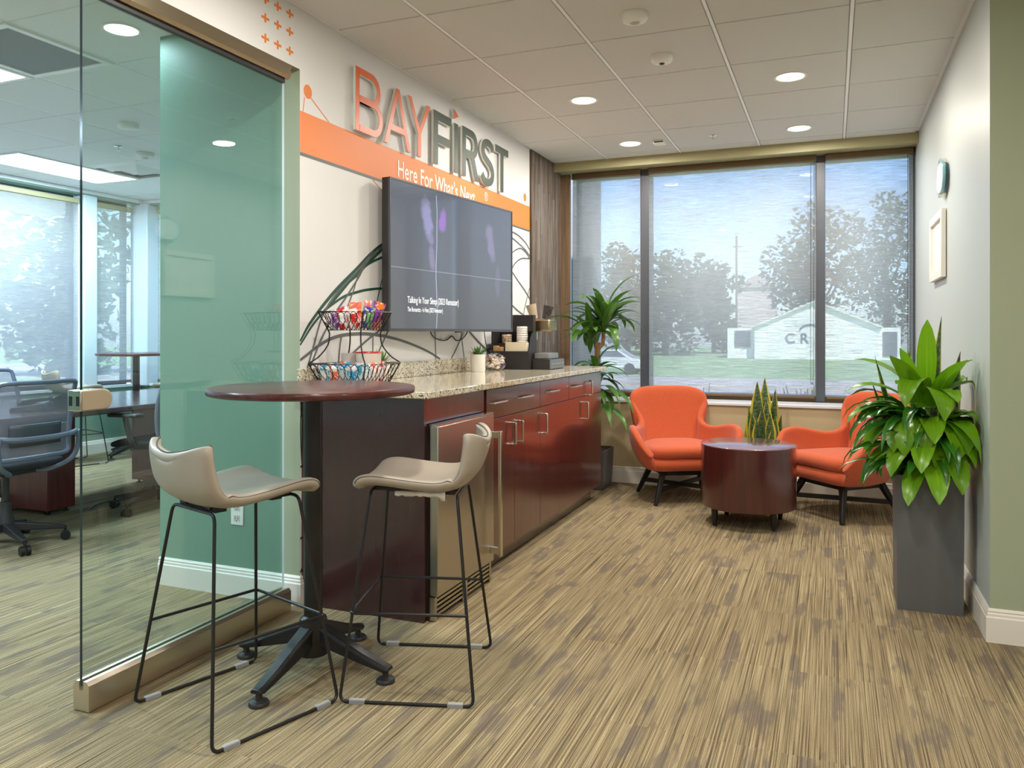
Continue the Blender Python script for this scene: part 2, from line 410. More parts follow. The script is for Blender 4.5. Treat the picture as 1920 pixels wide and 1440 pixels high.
def text_mesh(name, txt, size, mat, parent, xform, sx=1.0, bold=0.0, depth=0.0):
    cu = D.curves.new(name, 'FONT'); cu.body = txt; cu.size = size; cu.offset = bold; cu.extrude = depth
    to = D.objects.new(name, cu); COL.objects.link(to)
    dg = bpy.context.evaluated_depsgraph_get(); me = D.meshes.new_from_object(to.evaluated_get(dg))
    D.objects.remove(to); D.curves.remove(cu)
    for v in me.vertices: v.co = Vector(xform(v.co.x * sx, v.co.y, v.co.z))
    me.materials.clear(); me.materials.append(mat)
    o = D.objects.new(name, me); COL.objects.link(o)
    if parent: o.parent = parent
    return o
# ================================================================== THE ROOM
CZ = 2.6975
XL, XR, YB = -2.234, .585, 6.39
b = MB().box(-9.2, 4.4, -3.8, 6.95, -.12, 0); struct(b.build('floor', M['carpet'], smooth=0), 'striped tan and brown carpet tiles')
b = MB().box(-9.2, 4.4, -3.8, 6.95, CZ + .008, 3.1); struct(b.build('ceiling', M['tbar'], smooth=0))
def tiles(name, x_lines, y_lines, mat='tile'):
    b = MB(); e = .004
    for i in range(len(x_lines) - 1):
        for j in range(len(y_lines) - 1):
            x0, x1, y0, y1 = x_lines[i] + .0095, x_lines[i + 1] - .0095, y_lines[j] + .0035, y_lines[j + 1] - .0035
            b.hexa([(x0 + e, y0 + e * .6, CZ - .004), (x1 - e, y0 + e * .6, CZ - .004), (x1 - e, y1 - e * .6, CZ - .004), (x0 + e, y1 - e * .6, CZ - .004)],
                   [(x0, y0, CZ + .008), (x1, y0, CZ + .008), (x1, y1, CZ + .008), (x0, y1, CZ + .008)])
    o = b.build(name, M[mat], smooth=0); struct(o)
    b = MB()
    for x in x_lines[1:-1]: b.box(x - .0075, x + .0075, y_lines[0], y_lines[-1], CZ - .003, CZ + .008)
    struct(b.build(name.replace('ceiling', 'ceiling_bars'), M['tbar'], smooth=0)); return o
tiles('ceiling_1', [XL + .012] + [-2.350 + .6084 * k for k in range(1, 5)] + [XR - .012], [-3.4 + .0] + [2.5906 + .6108 * j for j in range(-9, 7)] + [6.41])
LX = [-2.40, -2.978] + [-2.978 - .611 * k for k in range(1, 7)] + [-7.03]; LX = sorted(LX)
LY = [-3.4] + [2.533 + .611 * j for j in range(-9, 7)] + [6.5]
tiles('ceiling_2', LX, LY, 'tile_office_bright')
tiles('ceiling_3', [XR + .012] + [.6914 + .6084 * k for k in range(1, 6)] + [4.0], [-3.4 + .0] + [2.5906 + .6108 * j for j in range(-9, 2)] + [3.62])

# left wall: opening with glass panel, then the printed white wall; the green end face belongs to the same thick wall
b = MB()
def quad(b, mi, pts): b.cur = mi; b.add(pts, [tuple(range(len(pts)))])
x0, x1, y0, y1 = -3.069, XL, 2.944, 6.95
b.cur = 0; b.add([(x1, y0, 0), (x1, y1, 0), (x1, y1, CZ + .008), (x1, y0, CZ + .008)], [(0, 1, 2, 3)])
b.cur = 1; b.add([(x0, y0, 0), (-2.335, y0, 0), (-2.335, y0, CZ + .008), (x0, y0, CZ + .008)], [(0, 1, 2, 3)])
b.cur = 2; b.add([(-2.335, y0, 0), (x1, y0, 0), (x1, y0, CZ + .008), (-2.335, y0, CZ + .008)], [(0, 1, 2, 3)])
b.cur = 1; b.add([(x0, y0, 0), (x0, y1, 0), (x0, y1, CZ + .008), (x0, y0, CZ + .008), (x1, y1, 0), (x1, y1, CZ + .008)], [(0, 3, 2, 1), (1, 2, 5, 4)])
o = b.build('wall_left', [M['white_wall'], M['green'], M['sage']], smooth=0); struct(o, 'white wall with a green end face')
b = MB()   # header over the opening and the wall nearer the viewer
b.cur = 0; b.add([(XL, .6, 2.428), (XL, y0, 2.428), (XL, y0, CZ + .008), (XL, .6, CZ + .008)], [(0, 1, 2, 3)])
b.cur = 1; b.add([(XL, .6, 2.428), (XL, y0, 2.428), (-2.335, y0, 2.428), (-2.335, .6, 2.428), (-2.335, .6, CZ + .008), (-2.335, y0, CZ + .008)], [(0, 3, 2, 1), (2, 3, 4, 5)])
o = b.build('wall_header', [M['white_wall'], M['olive']], smooth=0); struct(o)
b = MB().box(-2.335, XL, -3.4, .6, 0, CZ + .008); struct(b.build('wall_near', M['white_wall'], smooth=0))
# right side wall and the return facing the viewer
b = MB(); b.cur = 0; b.add([(XR, 3.64, 0), (XR, 6.95, 0), (XR, 6.95, CZ + .008), (XR, 3.64, CZ + .008)], [(0, 1, 2, 3)])
b.cur = 1; b.add([(XR, 3.64, 0), (4.2, 3.64, 0), (4.2, 3.64, CZ + .008), (XR, 3.64, CZ + .008), (4.2, 6.95, 0), (4.2, 6.95, CZ + .008), (XR, 6.95, 0), (XR, 6.95, CZ + .008)], [(0, 1, 2, 3), (1, 4, 5, 2), (4, 6, 7, 5)])
o = b.build('wall_right', [M['sage_daylit'], M['sage']], smooth=0); struct(o, 'sage wall paled for window glare, with a projecting corner')
# low wall and head over the big window
b = MB().box(XL, XR, YB, 6.9, 0, .664); struct(b.build('wall_back', M['tan'], smooth=0), 'low wall under the window, warm light painted in')
b = MB().box(XL, XR, YB - .015, 6.66, .664, .688); struct(b.build('trim_1', M['sill'], bevel=.004), 'white window sill ledge')
b = MB().box(XL, XR, 6.42, 6.46, 2.622, CZ + .008).box(XL, XR, 6.46, 6.9, 2.640, CZ + .008); struct(b.build('trim_2', M['olive'], smooth=0), 'olive fascia over the window')
b = MB().box(XL, XL + .014, 5.875, 6.62, 0, CZ); struct(b.build('trim_3', M['planks'], smooth=0), 'weathered wood plank cladding')
b = MB().box(XL + .0, -2.137, 6.60, 6.64, .688, 2.63); struct(b.build('trim_4', wood('post_wood', C(94, 74, 56), C(126, 102, 78), .6, 'z', 0), bevel=.003), 'brown wood post beside the window')
b = MB().box(XL, XL + .004, 5.868, 5.876, 0, CZ); struct(b.build('trim_5', M['bronze'], smooth=0))
# enclosing walls out of view
b = MB().box(-9.2, 4.4, -3.8, -3.4, 0, CZ + .008).box(4.0, 4.4, -3.8, 3.7, 0, CZ + .008); struct(b.build('wall_behind', M['white_wall'], smooth=0))

# baseboards
def baseboard(name, path, side=1, mat=None):
    """path: floor polyline of the wall face; the board stands out to the left of travel"""
    prof = [(0, 0), (.016, 0), (.016, .098), (.012, .104), (.012, .112), (.008, .118), (.010, .124), (.004, .133), (0, .133)]
    P2 = [Vector((p[0], p[1])) for p in path]; n = len(P2); rows = []
    nrm = []
    for i in range(n - 1):
        d = (P2[i + 1] - P2[i]).normalized(); nrm.append(Vector((-d.y, d.x)))
    for i in range(n):
        if i == 0: v = nrm[0]
        elif i == n - 1: v = nrm[-1]
        else:
            v = (nrm[i - 1] + nrm[i]).normalized(); v = v / max(.2, v.dot(nrm[i]))
        rows.append([(P2[i].x + v.x * a, P2[i].y + v.y * a, z) for a, z in prof])
    b = MB(); b.grid(rows, uv=False)
    b.f += [[k for k in range(len(prof))], [len(b.v) - len(prof) + k for k in range(len(prof))]]; b.m += [0, 0]
    return struct(b.build(name, mat or M['trim'], smooth=0))
baseboard('baseboard_left', [(-2.225, 2.9441), (-3.069, 2.944)][::1][::-1][::-1] if False else [(XL, 2.955), (XL, 2.944), (-3.069, 2.944)][::1])
baseboard('baseboard_right', [(4.0, 3.64), (XR, 3.64), (XR, 6.375)][::-1][::-1])
baseboard('baseboard_back', [(XR - .016, YB), (XL + .016, YB)])

# big window: three bays, glazing behind roller shades
BAYS = [(-2.130, -1.519), (-1.449, -.114), (-.051, .571)]
FY = 6.78
for n, (a, c) in enumerate(BAYS):
    a2, c2 = a - (.03 if n else 0), c + (.03 if n < 2 else .01)
    b = MB().box(a2, a2 + .03, FY, FY + .08, .688, 2.64).box(c2 - .03, c2, FY, FY + .08, .688, 2.64).box(a2 + .03, c2 - .03, FY, FY + .08, .688, .735).box(a2 + .03, c2 - .03, FY, FY + .08, 2.60, 2.64)
    w = struct(b.build('window_%d' % (n + 1), M['bronze'], bevel=.003), 'bronze framed window bay')
    MB().box(a2 + .03, c2 - .03, FY + .036, FY + .044, .735, 2.60).build('pane', M['window_glass'], w, smooth=0)
for k, (a, c) in enumerate(((-1.532, -1.448), (-.126, -.050))):
    b = MB().box(a, c, 6.70, FY + .08, .688, 2.64); struct(b.build('trim_%d' % (6 + k), M['grey_metal'], bevel=.003), 'grey window mullion')
b = MB().box(.562, XR, 6.68, FY + .08, .688, 2.64); struct(b.build('trim_8', M['grey_metal'], bevel=.003))
b = MB().box(XL, XR, FY - .04, FY, .664, .735); struct(b.build('trim_9', M['bronze'], smooth=0))
SH = ['left narrow', 'wide middle', 'right narrow']
for n, (a, c) in enumerate(BAYS):
    t = thing('roller_shade', 'grey mesh roller shade over the %s bay of the lounge window' % SH[n], 'window shade', ((a + c) / 2, 6.67, .69), 0, 'roller shades of the lounge window')
    w = (c - a) / 2
    rows = [[(x, .004 * math.sin(x * 3), z) for x in (-w + .002, 0, w - .002)] for z in (.045, 1.0, 1.92)]
    MB().grid(rows).build('shade_fabric', M['shade'], t, solid=.0008)
    MB().box(-w + .012, w - .012, -.008, .008, .028, .047).build('hem_bar', M['bronze'], t, bevel=.003)
    MB().box(-w, w, -.035, .035, 1.90, 1.949).build('cassette', M['bronze'], t, bevel=.006)
    # bead chain loop
    x = (w - .012) * (1 if n else -1)
    if n: MB().tube(smoothline([(x - .006, -.03, 1.9), (x - .008, -.032, 1.0), (x - .01, -.034, .22), (x - .02, -.036, .16), (x - .03, -.034, .22), (x - .03, -.032, 1.0), (x - .03, -.03, 1.9)], 4), .0016, 5).build('bead_chain', M['dark'], t)

# ---- glazed office beyond the opening
XW, YF = -7.03, 6.50
b = MB().box(XW - .3, XW, -3.4, 6.9, 0, .66).box(XW - .3, XW, -3.4, 6.9, 2.64, CZ + .008).box(XW - .3, XW, -3.4, .2, .66, 2.64); struct(b.build('wall_office', M['green'], smooth=0), 'low green wall under the office windows')
b = MB().box(XW, -3.07, YF, 6.9, 0, .66).box(XW, -3.07, YF, 6.9, 2.64, CZ + .008); struct(b.build('wall_far', M['green'], smooth=0))
b = MB().box(XW - .02, XW + .012, .2, YF, .66, .69).box(XW, -3.07, YF - .012, YF + .02, .66, .69); struct(b.build('trim_10', M['sill'], bevel=.003))
b = MB().box(XW - .02, XW + .02, -3.4, YF, 2.655, 2.69).box(XW, -3.07, YF - .02, YF + .02, 2.655, 2.69); struct(b.build('trim_11', M['tbar'], smooth=0))
PAINTED = P('white_post', C(214, 222, 230), .35)
for k, (a, c) in enumerate(((5.755, 5.911), (3.05, 3.2), (.2, .35))):
    b = MB().box(XW - .14, XW + .02, a, c, .66, 2.64); struct(b.build('trim_%d' % (12 + k), PAINTED, bevel=.01))
b = MB().box(XW - .14, XW + .11, 6.46, 6.64, .66, 2.655); struct(b.build('trim_15', PAINTED, bevel=.01))
OB = [(XW - .06, .37, XW - .06, 3.03), (XW - .06, 3.22, XW - .06, 5.745), (XW - .06, 5.915, XW - .06, 6.40), (XW + .16, YF + .06, -3.4, YF + .06)]
LB = ['the nearest window of the glazed office', 'the long window behind the conference table', 'the narrow corner window behind the far bar table', 'the far end window of the glazed office']
SHADE2 = see_through('office_shade_mesh', C(226, 228, 226), .48, .8, lines=640.0)
for n, (xa, ya, xb, yb) in enumerate(OB):
    ln = math.hypot(xb - xa, yb - ya); rz = math.atan2(yb - ya, xb - xa); cx, cy = (xa + xb) / 2, (ya + yb) / 2
    w = ln / 2
    t = thing('roller_shade', 'pale roller shade over ' + LB[n], 'window shade', (cx, cy, .70), rz, 'roller shades of the glazed office')
    MB().grid([[(x, 0, z) for x in (-w, 0, w)] for z in (.03, 1.0, 1.86)]).build('shade_fabric', SHADE2, t, solid=.0008)
    MB().box(-w, w, -.03, .03, 1.85, 1.90).build('cassette', M['olive'], t, bevel=.006)
    MB().box(-w, w, -.008, .008, .0, .032).build('hem_bar', M['grey_metal'], t, bevel=.003)
    o = .12 if n < 3 else .12
    nx, ny = (-o, 0) if n < 3 else (0, o)
    b = MB().box(-w - .02, w + .02, -.03, .03, -.04, .02).box(-w - .02, w + .02, -.03, .03, 1.90, 1.95).box(-w - .02, -w + .02, -.03, .03, .02, 1.90).box(w - .02, w + .02, -.03, .03, .02, 1.90)
    f = struct(b.build('window_%d' % (4 + n), M['grey_metal'], loc=(cx + nx, cy + ny, .70), rot=(0, 0, rz)))
    MB().box(-w + .02, w - .02, -.004, .004, .02, 1.90).build('pane', M['window_glass'], f, smooth=0)
baseboard('baseboard_office', [(XW, YF), (XW, -3.4)])
baseboard('baseboard_far', [(-3.07, YF), (XW, YF)])

# ---- frameless glass door leaf in the opening
t = thing('glass_door', 'clear glass door leaf with steel rails standing in the wall opening', 'glass door', (-2.262, 1.845, 0))
ln = 2.862 - 1.845
b = MB(); b.cur = 0; b.add([(-.0055, 0, .085), (.0055, 0, .085), (.0055, ln, .085), (-.0055, ln, .085), (-.0055, 0, 2.40), (.0055, 0, 2.40), (.0055, ln, 2.40), (-.0055, ln, 2.40)], [(0, 4, 7, 3), (1, 2, 6, 5)])
b.cur = 1; b.add([(-.0055, 0, .085), (.0055, 0, .085), (.0055, 0, 2.40), (-.0055, 0, 2.40)], [(0, 1, 2, 3)])
b.cur = 2; b.add([(-.0055, ln, .085), (.0055, ln, .085), (.0055, ln, 2.40), (-.0055, ln, 2.40)], [(0, 3, 2, 1)])
b.build('glass_pane', [M['glass_green'], M['glass_edge'], M['sill']], t, smooth=0)
def rail(name, z0, z1, mat):
    c = .012 if z0 < 1 else -.012; lo, hi = (z0, z1) if z0 < 1 else (z1, z0)
    poly = [(-.034, lo), (.034, lo), (.034, hi - c), (.022, hi), (.009, hi), (.009, hi - .03 * (1 if c > 0 else -1)), (-.009, hi - .03 * (1 if c > 0 else -1)), (-.009, hi), (-.022, hi), (-.034, hi - c)]
    b = MB().prism(poly, lambda a, z: (a, 0, z), lambda a, z: (a, ln + .012, z)); return b.build(name, mat, t, smooth=0)
rail('bottom_rail', .004, .100, M['rail_steel']); rail('top_rail', 2.362, 2.424, P('bronze_rail', C(184, 172, 152), .22, metal=1.0))
MB().box(-.010, .010, .0, ln, 2.345, 2.366).build('gasket', M['dark'], t, smooth=0)
zl = 1.014
poly = [(-.022, -.034), (.062, -.034)] + [(.062 + .034 * math.cos(a), .034 * math.sin(a)) for a in [R(-80 + 16 * k) for k in range(11)]] + [(.062, .034), (-.022, .034)]
for s in (-1, 1):
    b = MB().prism(poly, lambda a, z: (s * .006, a, zl + z), lambda a, z: (s * .030, a, zl + z))
    lk = b.build('lock_case', P('lock_cover', C(186, 170, 146), .35, metal=.4) if s > 0 else M['steel'], t, bevel=.004)
b = MB().box(-.030, .030, -.026, -.018, zl - .034, zl + .034); b.build('lock_faceplate', M['chrome'], t, bevel=.003)
MB().box(-.022, -.010, -.0275, -.0255, zl - .017, zl + .014).box(.010, .022, -.0275, -.0255, zl - .017, zl + .014).build('bolt_slot', M['black'], t, smooth=0)

# ---- ceiling fittings
def downlight(x, y, lab, cool=False, grp=None, watts=None):
    t = thing('downlight', lab, 'ceiling light', (x, y, CZ - .004), 0, grp)
    MB().lathe([(.074, 0), (.090, 0), (.091, -.003), (.088, -.006), (.076, -.005), (.074, -.002)], n=40, caps=False).build('trim_ring', M['white_plastic'], t)
    MB().lathe([(.075, -.0025), (.04, -.004), (.001, -.0045)], n=40).build('lens', M['led_cool' if cool else 'led_warm'], t)
    ld = D.lights.new('downlight_lamp', 'AREA'); ld.shape = 'DISK'; ld.size = .14; ld.energy = watts or (P_COOL if cool else P_WARM); ld.color = COOL if cool else WARM
    lo = D.objects.new('downlight_lamp', ld); COL.objects.link(lo); lo.parent = t; lo.location = (0, 0, -.012)
    return t
G = 'recessed downlights of the lounge ceiling'
downlight(-1.441, 4.740, 'round lit downlight in the ceiling nearest the wall letters', grp=G)
downlight(-.220, 4.746, 'round lit downlight in the ceiling above the armchairs, largest of the four', grp=G)
downlight(-1.437, 5.954, 'round lit downlight near the small square ceiling device', grp=G)
downlight(-.218, 5.959, 'round lit downlight in the ceiling closest to the window on the right', grp=G)
GH = 'downlights of the lounge ceiling out of view'
for x, y in ((-1.44, 2.30), (-.22, 2.30), (-.22, .47), (-.22, -1.6), (2.2, .9), (2.2, -1.2), (1.0, -.6)):  # the ones over the right-hand area are added to bounce light upward
    downlight(x, y, 'unseen round downlight in the lounge ceiling near the viewer, some added for bounce light', grp=GH)
G2 = 'downlights of the glazed office'
downlight(-3.164, 2.80, 'large round white downlight seen through the glass door', True, G2, 2)
for x, y in ((-4.39, .6), (-3.2, .6)): downlight(x, y, 'round white downlight in the office ceiling', True, G2)
def panel(name, lab, x0, x1, y0, y1, watts):
    t = thing(name, lab, 'ceiling light', ((x0 + x1) / 2, (y0 + y1) / 2, CZ - .004)); w, h = (x1 - x0) / 2, (y1 - y0) / 2
    b = MB().box(-w, w, -h, -h + .025, -.008, .004).box(-w, w, h - .025, h, -.008, .004).box(-w, -w + .025, -h + .025, h - .025, -.008, .004).box(w - .025, w, -h + .025, h - .025, -.008, .004)
    b.build('frame', M['white_plastic'], t, smooth=0); MB().box(-w + .025, w - .025, -h + .025, h - .025, -.004, .004).build('diffuser', M['led_cool'], t, smooth=0)
    ld = D.lights.new('panel_lamp', 'AREA'); ld.shape = 'RECTANGLE'; ld.size = 2 * w - .06; ld.size_y = 2 * h - .06; ld.energy = watts; ld.color = COOL
    lo = D.objects.new('panel_lamp', ld); COL.objects.link(lo); lo.parent = t; lo.location = (0, 0, -.014); return t
panel('light_panel', 'white light panel beside the grey air return grille', -4.80, -4.22, 2.54, 3.13, 60)
panel('linear_light', 'long bright ceiling light strip by the office windows', -6.62, -6.06, 4.37, 5.58, 85)
panel('linear_light', 'bright ceiling light strip of the office outside the frame', -5.4, -4.84, -.5, .7, 70)
t = thing('air_grille', 'grey louvred air return grille in a white frame in the office ceiling', 'air grille', (-3.895, 2.83, CZ - .004))
b = MB().box(-.30, .30, -.30, -.262, -.010, .004).box(-.30, .30, .262, .30, -.010, .004).box(-.30, -.262, -.262, .262, -.010, .004).box(.262, .30, -.262, .262, -.010, .004); b.build('frame', M['white_plastic'], t, bevel=.002)
b = MB()
for k in range(34):
    y = -.255 + k * .0155; b.bar((-.262, y, -.002), (.262, y, -.002), .012, .0015, up=(0, .6, .8))
b.build('louvres', P('grille_grey', C(160, 170, 176), .5), t, smooth=0)
MB().box(-.262, .262, -.262, .262, .001, .004).build('backing', P('grille_back', C(120, 130, 136), .8), t, smooth=0)
t = thing('air_diffuser', 'white square stepped air diffuser in the office ceiling', 'air diffuser', (-5.76, 5.27, CZ - .004))
b = MB()
for k, (r0, r1, z0, z1) in enumerate(((.30, .24, 0, -.012), (.22, .15, .0, -.03), (.13, .02, 0, -.045))):
    for a in range(4):
        c0, s0 = math.cos(R(90 * a)), math.sin(R(90 * a)); rot = lambda x, y: (x * c0 - y * s0, x * s0 + y * c0)
        b.add([(*rot(-r0, -r0), z0), (*rot(r0, -r0), z0), (*rot(r1, -r1), z1), (*rot(-r1, -r1), z1)], [(0, 1, 2, 3)])
b.build('cones', M['white_plastic'], t, smooth=0)
MB().box(-.3, .3, -.3, .3, .001, .004).build('throat', P('duct_grey', C(150, 158, 160), .7), t, smooth=0)
def detector(name, lab, cat, x, y, r, eye):
    t = thing(name, lab, cat, (x, y, CZ - .004))
    MB().lathe([(r * .98, .002), (r, -.004), (r, -.022), (r * .9, -.032), (r * .55, -.038), (.001, -.039)], n=36).build('housing', M['white_plastic'], t)
    if eye == 'lens': MB().lathe([(r * .27, -.0375), (r * .24, -.043), (.001, -.046)], n=20).build('camera_lens', M['black'], t)
    elif eye == 'ring':
        MB().lathe([(r * .42, -.037), (r * .42, -.042), (r * .36, -.042), (r * .36, -.037)], n=28, caps=False).build('ring', M['white_plastic'], t)
        MB().lathe([(r * .33, -.037), (r * .28, -.044), (.001, -.048)], n=24).build('sensor_eye', P('sensor_eye', C(190, 188, 180), .4), t)
    return t
detector('occupancy_sensor', 'white round sensor with a grey eye on the ceiling, nearest the viewer', 'ceiling sensor', -.838, 3.553, .060, 'ring')
detector('dome_camera', 'white round ceiling camera with a small black lens', 'camera', -.831, 4.145, .055, 'lens')
detector('smoke_detector', 'white round smoke detector on the office ceiling, seen through the glass door', 'smoke detector', -4.546, 4.078, .07, 'none')
detector('smoke_detector', 'white ceiling detector beside the square air diffuser', 'smoke detector', -5.154, 4.79, .07, 'ring')
def sprinkler(x, y, lab):
    t = thing('sprinkler', lab, 'fire sprinkler', (x, y, CZ - .004))
    MB().lathe([(.028, .002), (.032, -.003), (.018, -.008), (.008, -.009)], n=20).build('escutcheon', M['chrome'], t)
    MB().tube([(0, 0, -.008), (0, 0, -.035)], .004, 8).lathe([(.001, -.034), (.014, -.035), (.014, -.037), (.001, -.037)], n=12).build('nozzle', M['chrome'], t)
sprinkler(-.814, 5.944, 'small metal sprinkler head in the lounge ceiling near the window'); sprinkler(-5.156, 4.535, 'tiny sprinkler head in the office ceiling')
t = thing('ceiling_device', 'small white square device on the lounge ceiling beside a downlight', 'ceiling device', (-1.214, 5.972, CZ - .004))
MB().box(-.04, .04, -.045, .045, -.022, .002).build('case', M['white_plastic'], t, bevel=.004); MB().box(-.034, .034, -.046, -.040, -.018, -.008).build('slot', M['grey_plastic'], t, smooth=0)
# ================================================================== OUTSIDE
GZ = -1.2
M['lawn'] = P('lawn', C(142, 178, 122), .95, var=(1.2, .12)); M['asphalt'] = P('asphalt', C(188, 184, 182), .9, var=(.8, .08))
M['stucco'] = P('stucco', C(246, 245, 241), .8); M['leafy'] = leafmat('tree_leaf', C(62, 82, 50), C(86, 104, 66), trans=.2, rough=.7)
M['leafy2'] = leafmat('tree_leaf_grey', C(80, 92, 74), C(104, 114, 92), trans=.2, rough=.7)
M['bark'] = P('bark', C(96, 84, 72), .9, bump=(20, .6))
b = MB().box(-120, 120, -60, 140, GZ - .3, GZ); struct(b.build('ground', M['lawn'], smooth=0), 'green lawn across the road')
b = MB().box(-120, 120, 30, 44, GZ, GZ + .02).box(-120, 120, 10.5, 13, GZ, GZ + .02); struct((lambda: (b.box(-38, -8.2, -40, 10, GZ, GZ + .02), b.box(-38, -30, 10, 30, GZ, GZ + .02)) and b)().build('road', M['asphalt'], smooth=0), 'pale grey road beyond the window, with paving added for bounce light')  # the two western slabs are paving added to bounce sunlight into the office
b = MB()
for y in (36.6, 37.0): b.box(-120, 120, y, y + .14, GZ + .02, GZ + .024)
struct(b.build('road_marking', P('road_yellow', C(214, 182, 84), .8), smooth=0))
b = MB().box(-2.52, -2.24, 7.7, 8.0, GZ, 4.2); struct(b.build('pillar', P('pillar_grey', C(128, 130, 136), .7), bevel=.01), 'grey outside pillar beyond the left window bay')
# white gabled building
t = thing('white_building', 'white gabled building across the road beyond the window', 'building', (-1.5, 80, GZ))
b = MB().prism([(-5.5, 0), (5.5, 0), (5.5, 3.1), (0, 5.4), (-5.5, 3.1)], lambda a, z: (a, 0, z), lambda a, z: (a, 12, z)); b.build('gable_wall', M['stucco'], t, smooth=0)
for xa, xb in ((-8.2, -5.5), (5.5, 7.4)): MB().box(xa, xb, 1.2, 9, 0, 3.0).build('side_wing', M['stucco'], t, smooth=0)
b = MB()
for s in (-1, 1): b.hexa([(s * 5.8, -.35, 2.95), (s * 5.8, 12.3, 2.95), (0, 12.3, 5.42), (0, -.35, 5.42)][::s], [(s * 5.8, -.35, 3.1), (s * 5.8, 12.3, 3.1), (0, 12.3, 5.6), (0, -.35, 5.6)][::s])
b.build('roof', P('roof_pale', C(226, 224, 220), .8), t, smooth=0)
MB().box(-7.5, -6.0, 1.1, 1.25, 1.1, 2.75).build('window', P('dark_glass', C(92, 98, 108), .2), t, smooth=0)
MB().box(5.9, 7.1, 1.1, 1.25, .3, 2.6).build('window', D.materials['dark_glass'], t, smooth=0)
SIGNG = P('building_sign', C(96, 106, 134), .6)
for k, ch in enumerate('CRA'):
    text_mesh('sign_letter', ch, 1.35, SIGNG, t, lambda x, y, z, k=k: (-2.7 + k * 1.35 + x, -.06 - z, 1.55 + y), depth=.03)
b = MB(); pts = [(-.4 + 1.0 * math.cos(R(a)), -.06, 2.55 + .75 * math.sin(R(a))) for a in range(20, 161, 10)]; b.tube(pts, .09, 6); b.build('sign_arch', SIGNG, t)
# pink far house roof
t = thing('pink_house', 'small pinkish house showing between the trees', 'building', (-10.4, 122, GZ))
MB().box(-2.7, 2.7, 0, 4, 0, 9.4).build('wall', P('pink_wall', C(214, 196, 192), .8), t, smooth=0)
MB().prism([(-3.1, 9.3), (3.1, 9.3), (0, 11.2)], lambda a, z: (a, -.4, z), lambda a, z: (a, 4.4, z)).build('roof', P('pink_roof', C(196, 176, 172), .8), t, smooth=0)
def leaf_cloud(blobs, n, size, rnd):
    """small leaf blades scattered through the crown's lumps"""
    b = MB(); tot = sum(r ** 2 for *_, r in blobs)
    for (x, y, z, r) in blobs:
        for k in range(int(n * r * r / tot)):
            d = Vector((rnd.gauss(0, 1), rnd.gauss(0, 1), rnd.gauss(0, 1))).normalized() * r * (rnd.random() ** .4)
            p = Vector((x, y, z)) + d; a = Vector((rnd.gauss(0, 1), rnd.gauss(0, 1), rnd.gauss(0, .5))).normalized()
            c = a.cross(Vector((rnd.gauss(0, 1), rnd.gauss(0, 1), rnd.gauss(0, 1)))).normalized(); s = size * rnd.uniform(.6, 1.3)
            b.add([p - a * s, p + c * s * .5, p + a * s, p - c * s * .5], [(0, 1, 2, 3)], [(.5, 0), (1, .5), (.5, 1), (0, .5)])
    return b
def tree(lab, x, y, h, w, seed, mat, low=.25, n=2600, size=.42):
    rnd = random.Random(seed); t = thing('tree', lab, 'tree', (x, y, GZ), 0, 'trees across the road')
    blobs = []
    for k in range(9):
        f = k / 8; zz = h * (low + (1 - low) * f * .88); rr = w * (.34 + .16 * math.sin(math.pi * min(1, f * 1.1)))
        blobs.append((rnd.uniform(-.28, .28) * w, rnd.uniform(-.2, .2) * w, zz, rr * .8))
    for k in range(6): blobs.append((rnd.uniform(-.5, .5) * w, rnd.uniform(-.3, .3) * w, h * rnd.uniform(low + .05, .92), w * .2))
    leaf_cloud(blobs, n, size, rnd).build('crown', mat, t, smooth=0)
    b = MB().tube([(0, 0, 0), (.1, 0, h * .3), (-.15, .1, h * .7)], [w * .05, w * .04, w * .015], 8)
    for k in range(5):
        a = rnd.uniform(0, 6.28); z0 = h * rnd.uniform(.25, .5); b.tube([(0, 0, z0), (math.cos(a) * w * .2, math.sin(a) * w * .2, z0 + h * .12), (math.cos(a) * w * .35, math.sin(a) * w * .3, z0 + h * .3)], [w * .02, w * .014, w * .006], 6)
    b.build('trunk', M['bark'], t)
TR = [(-31, 90, 11.5, 9, 'dense tree far left across the road'), (-24.5, 100, 13.6, 8, 'bushy tree behind the white car'), (-17.5, 89, 11.2, 8, 'bushy tree in the middle of the left row'),
      (-13.6, 100, 11.4, 6.5, 'rounder green tree beside the white building'), (-2.2, 98, 16.8, 10, 'tall loose tree rising behind the white gable'), (6.4, 110, 20, 10, 'tall dense tree behind the right end of the white building'), (13.5, 97, 17.5, 10, 'tall dark tree at the right edge of the window')]
for k, (x, y, h, w, lab) in enumerate(TR): tree(lab, x, y, h, w, 20 + k, M['leafy2'] if k in (2, 4, 5) else M['leafy'], .12 if k not in (4,) else .34)
for k, (x, y, h, w, lab) in enumerate([(-44, 22, 8.5, 9, 'hazy tree outside the office windows, leftmost'), (-42, 33, 10, 9, 'hazy tree outside the office windows, middle one'), (-40, 44, 8, 8, 'hazy tree outside the narrow corner window'), (-26, 60, 9, 8, 'hazy tree outside the far office window')]):
    tree(lab, x, y, h, w, 60 + k, M['leafy2'], .1, 2000)
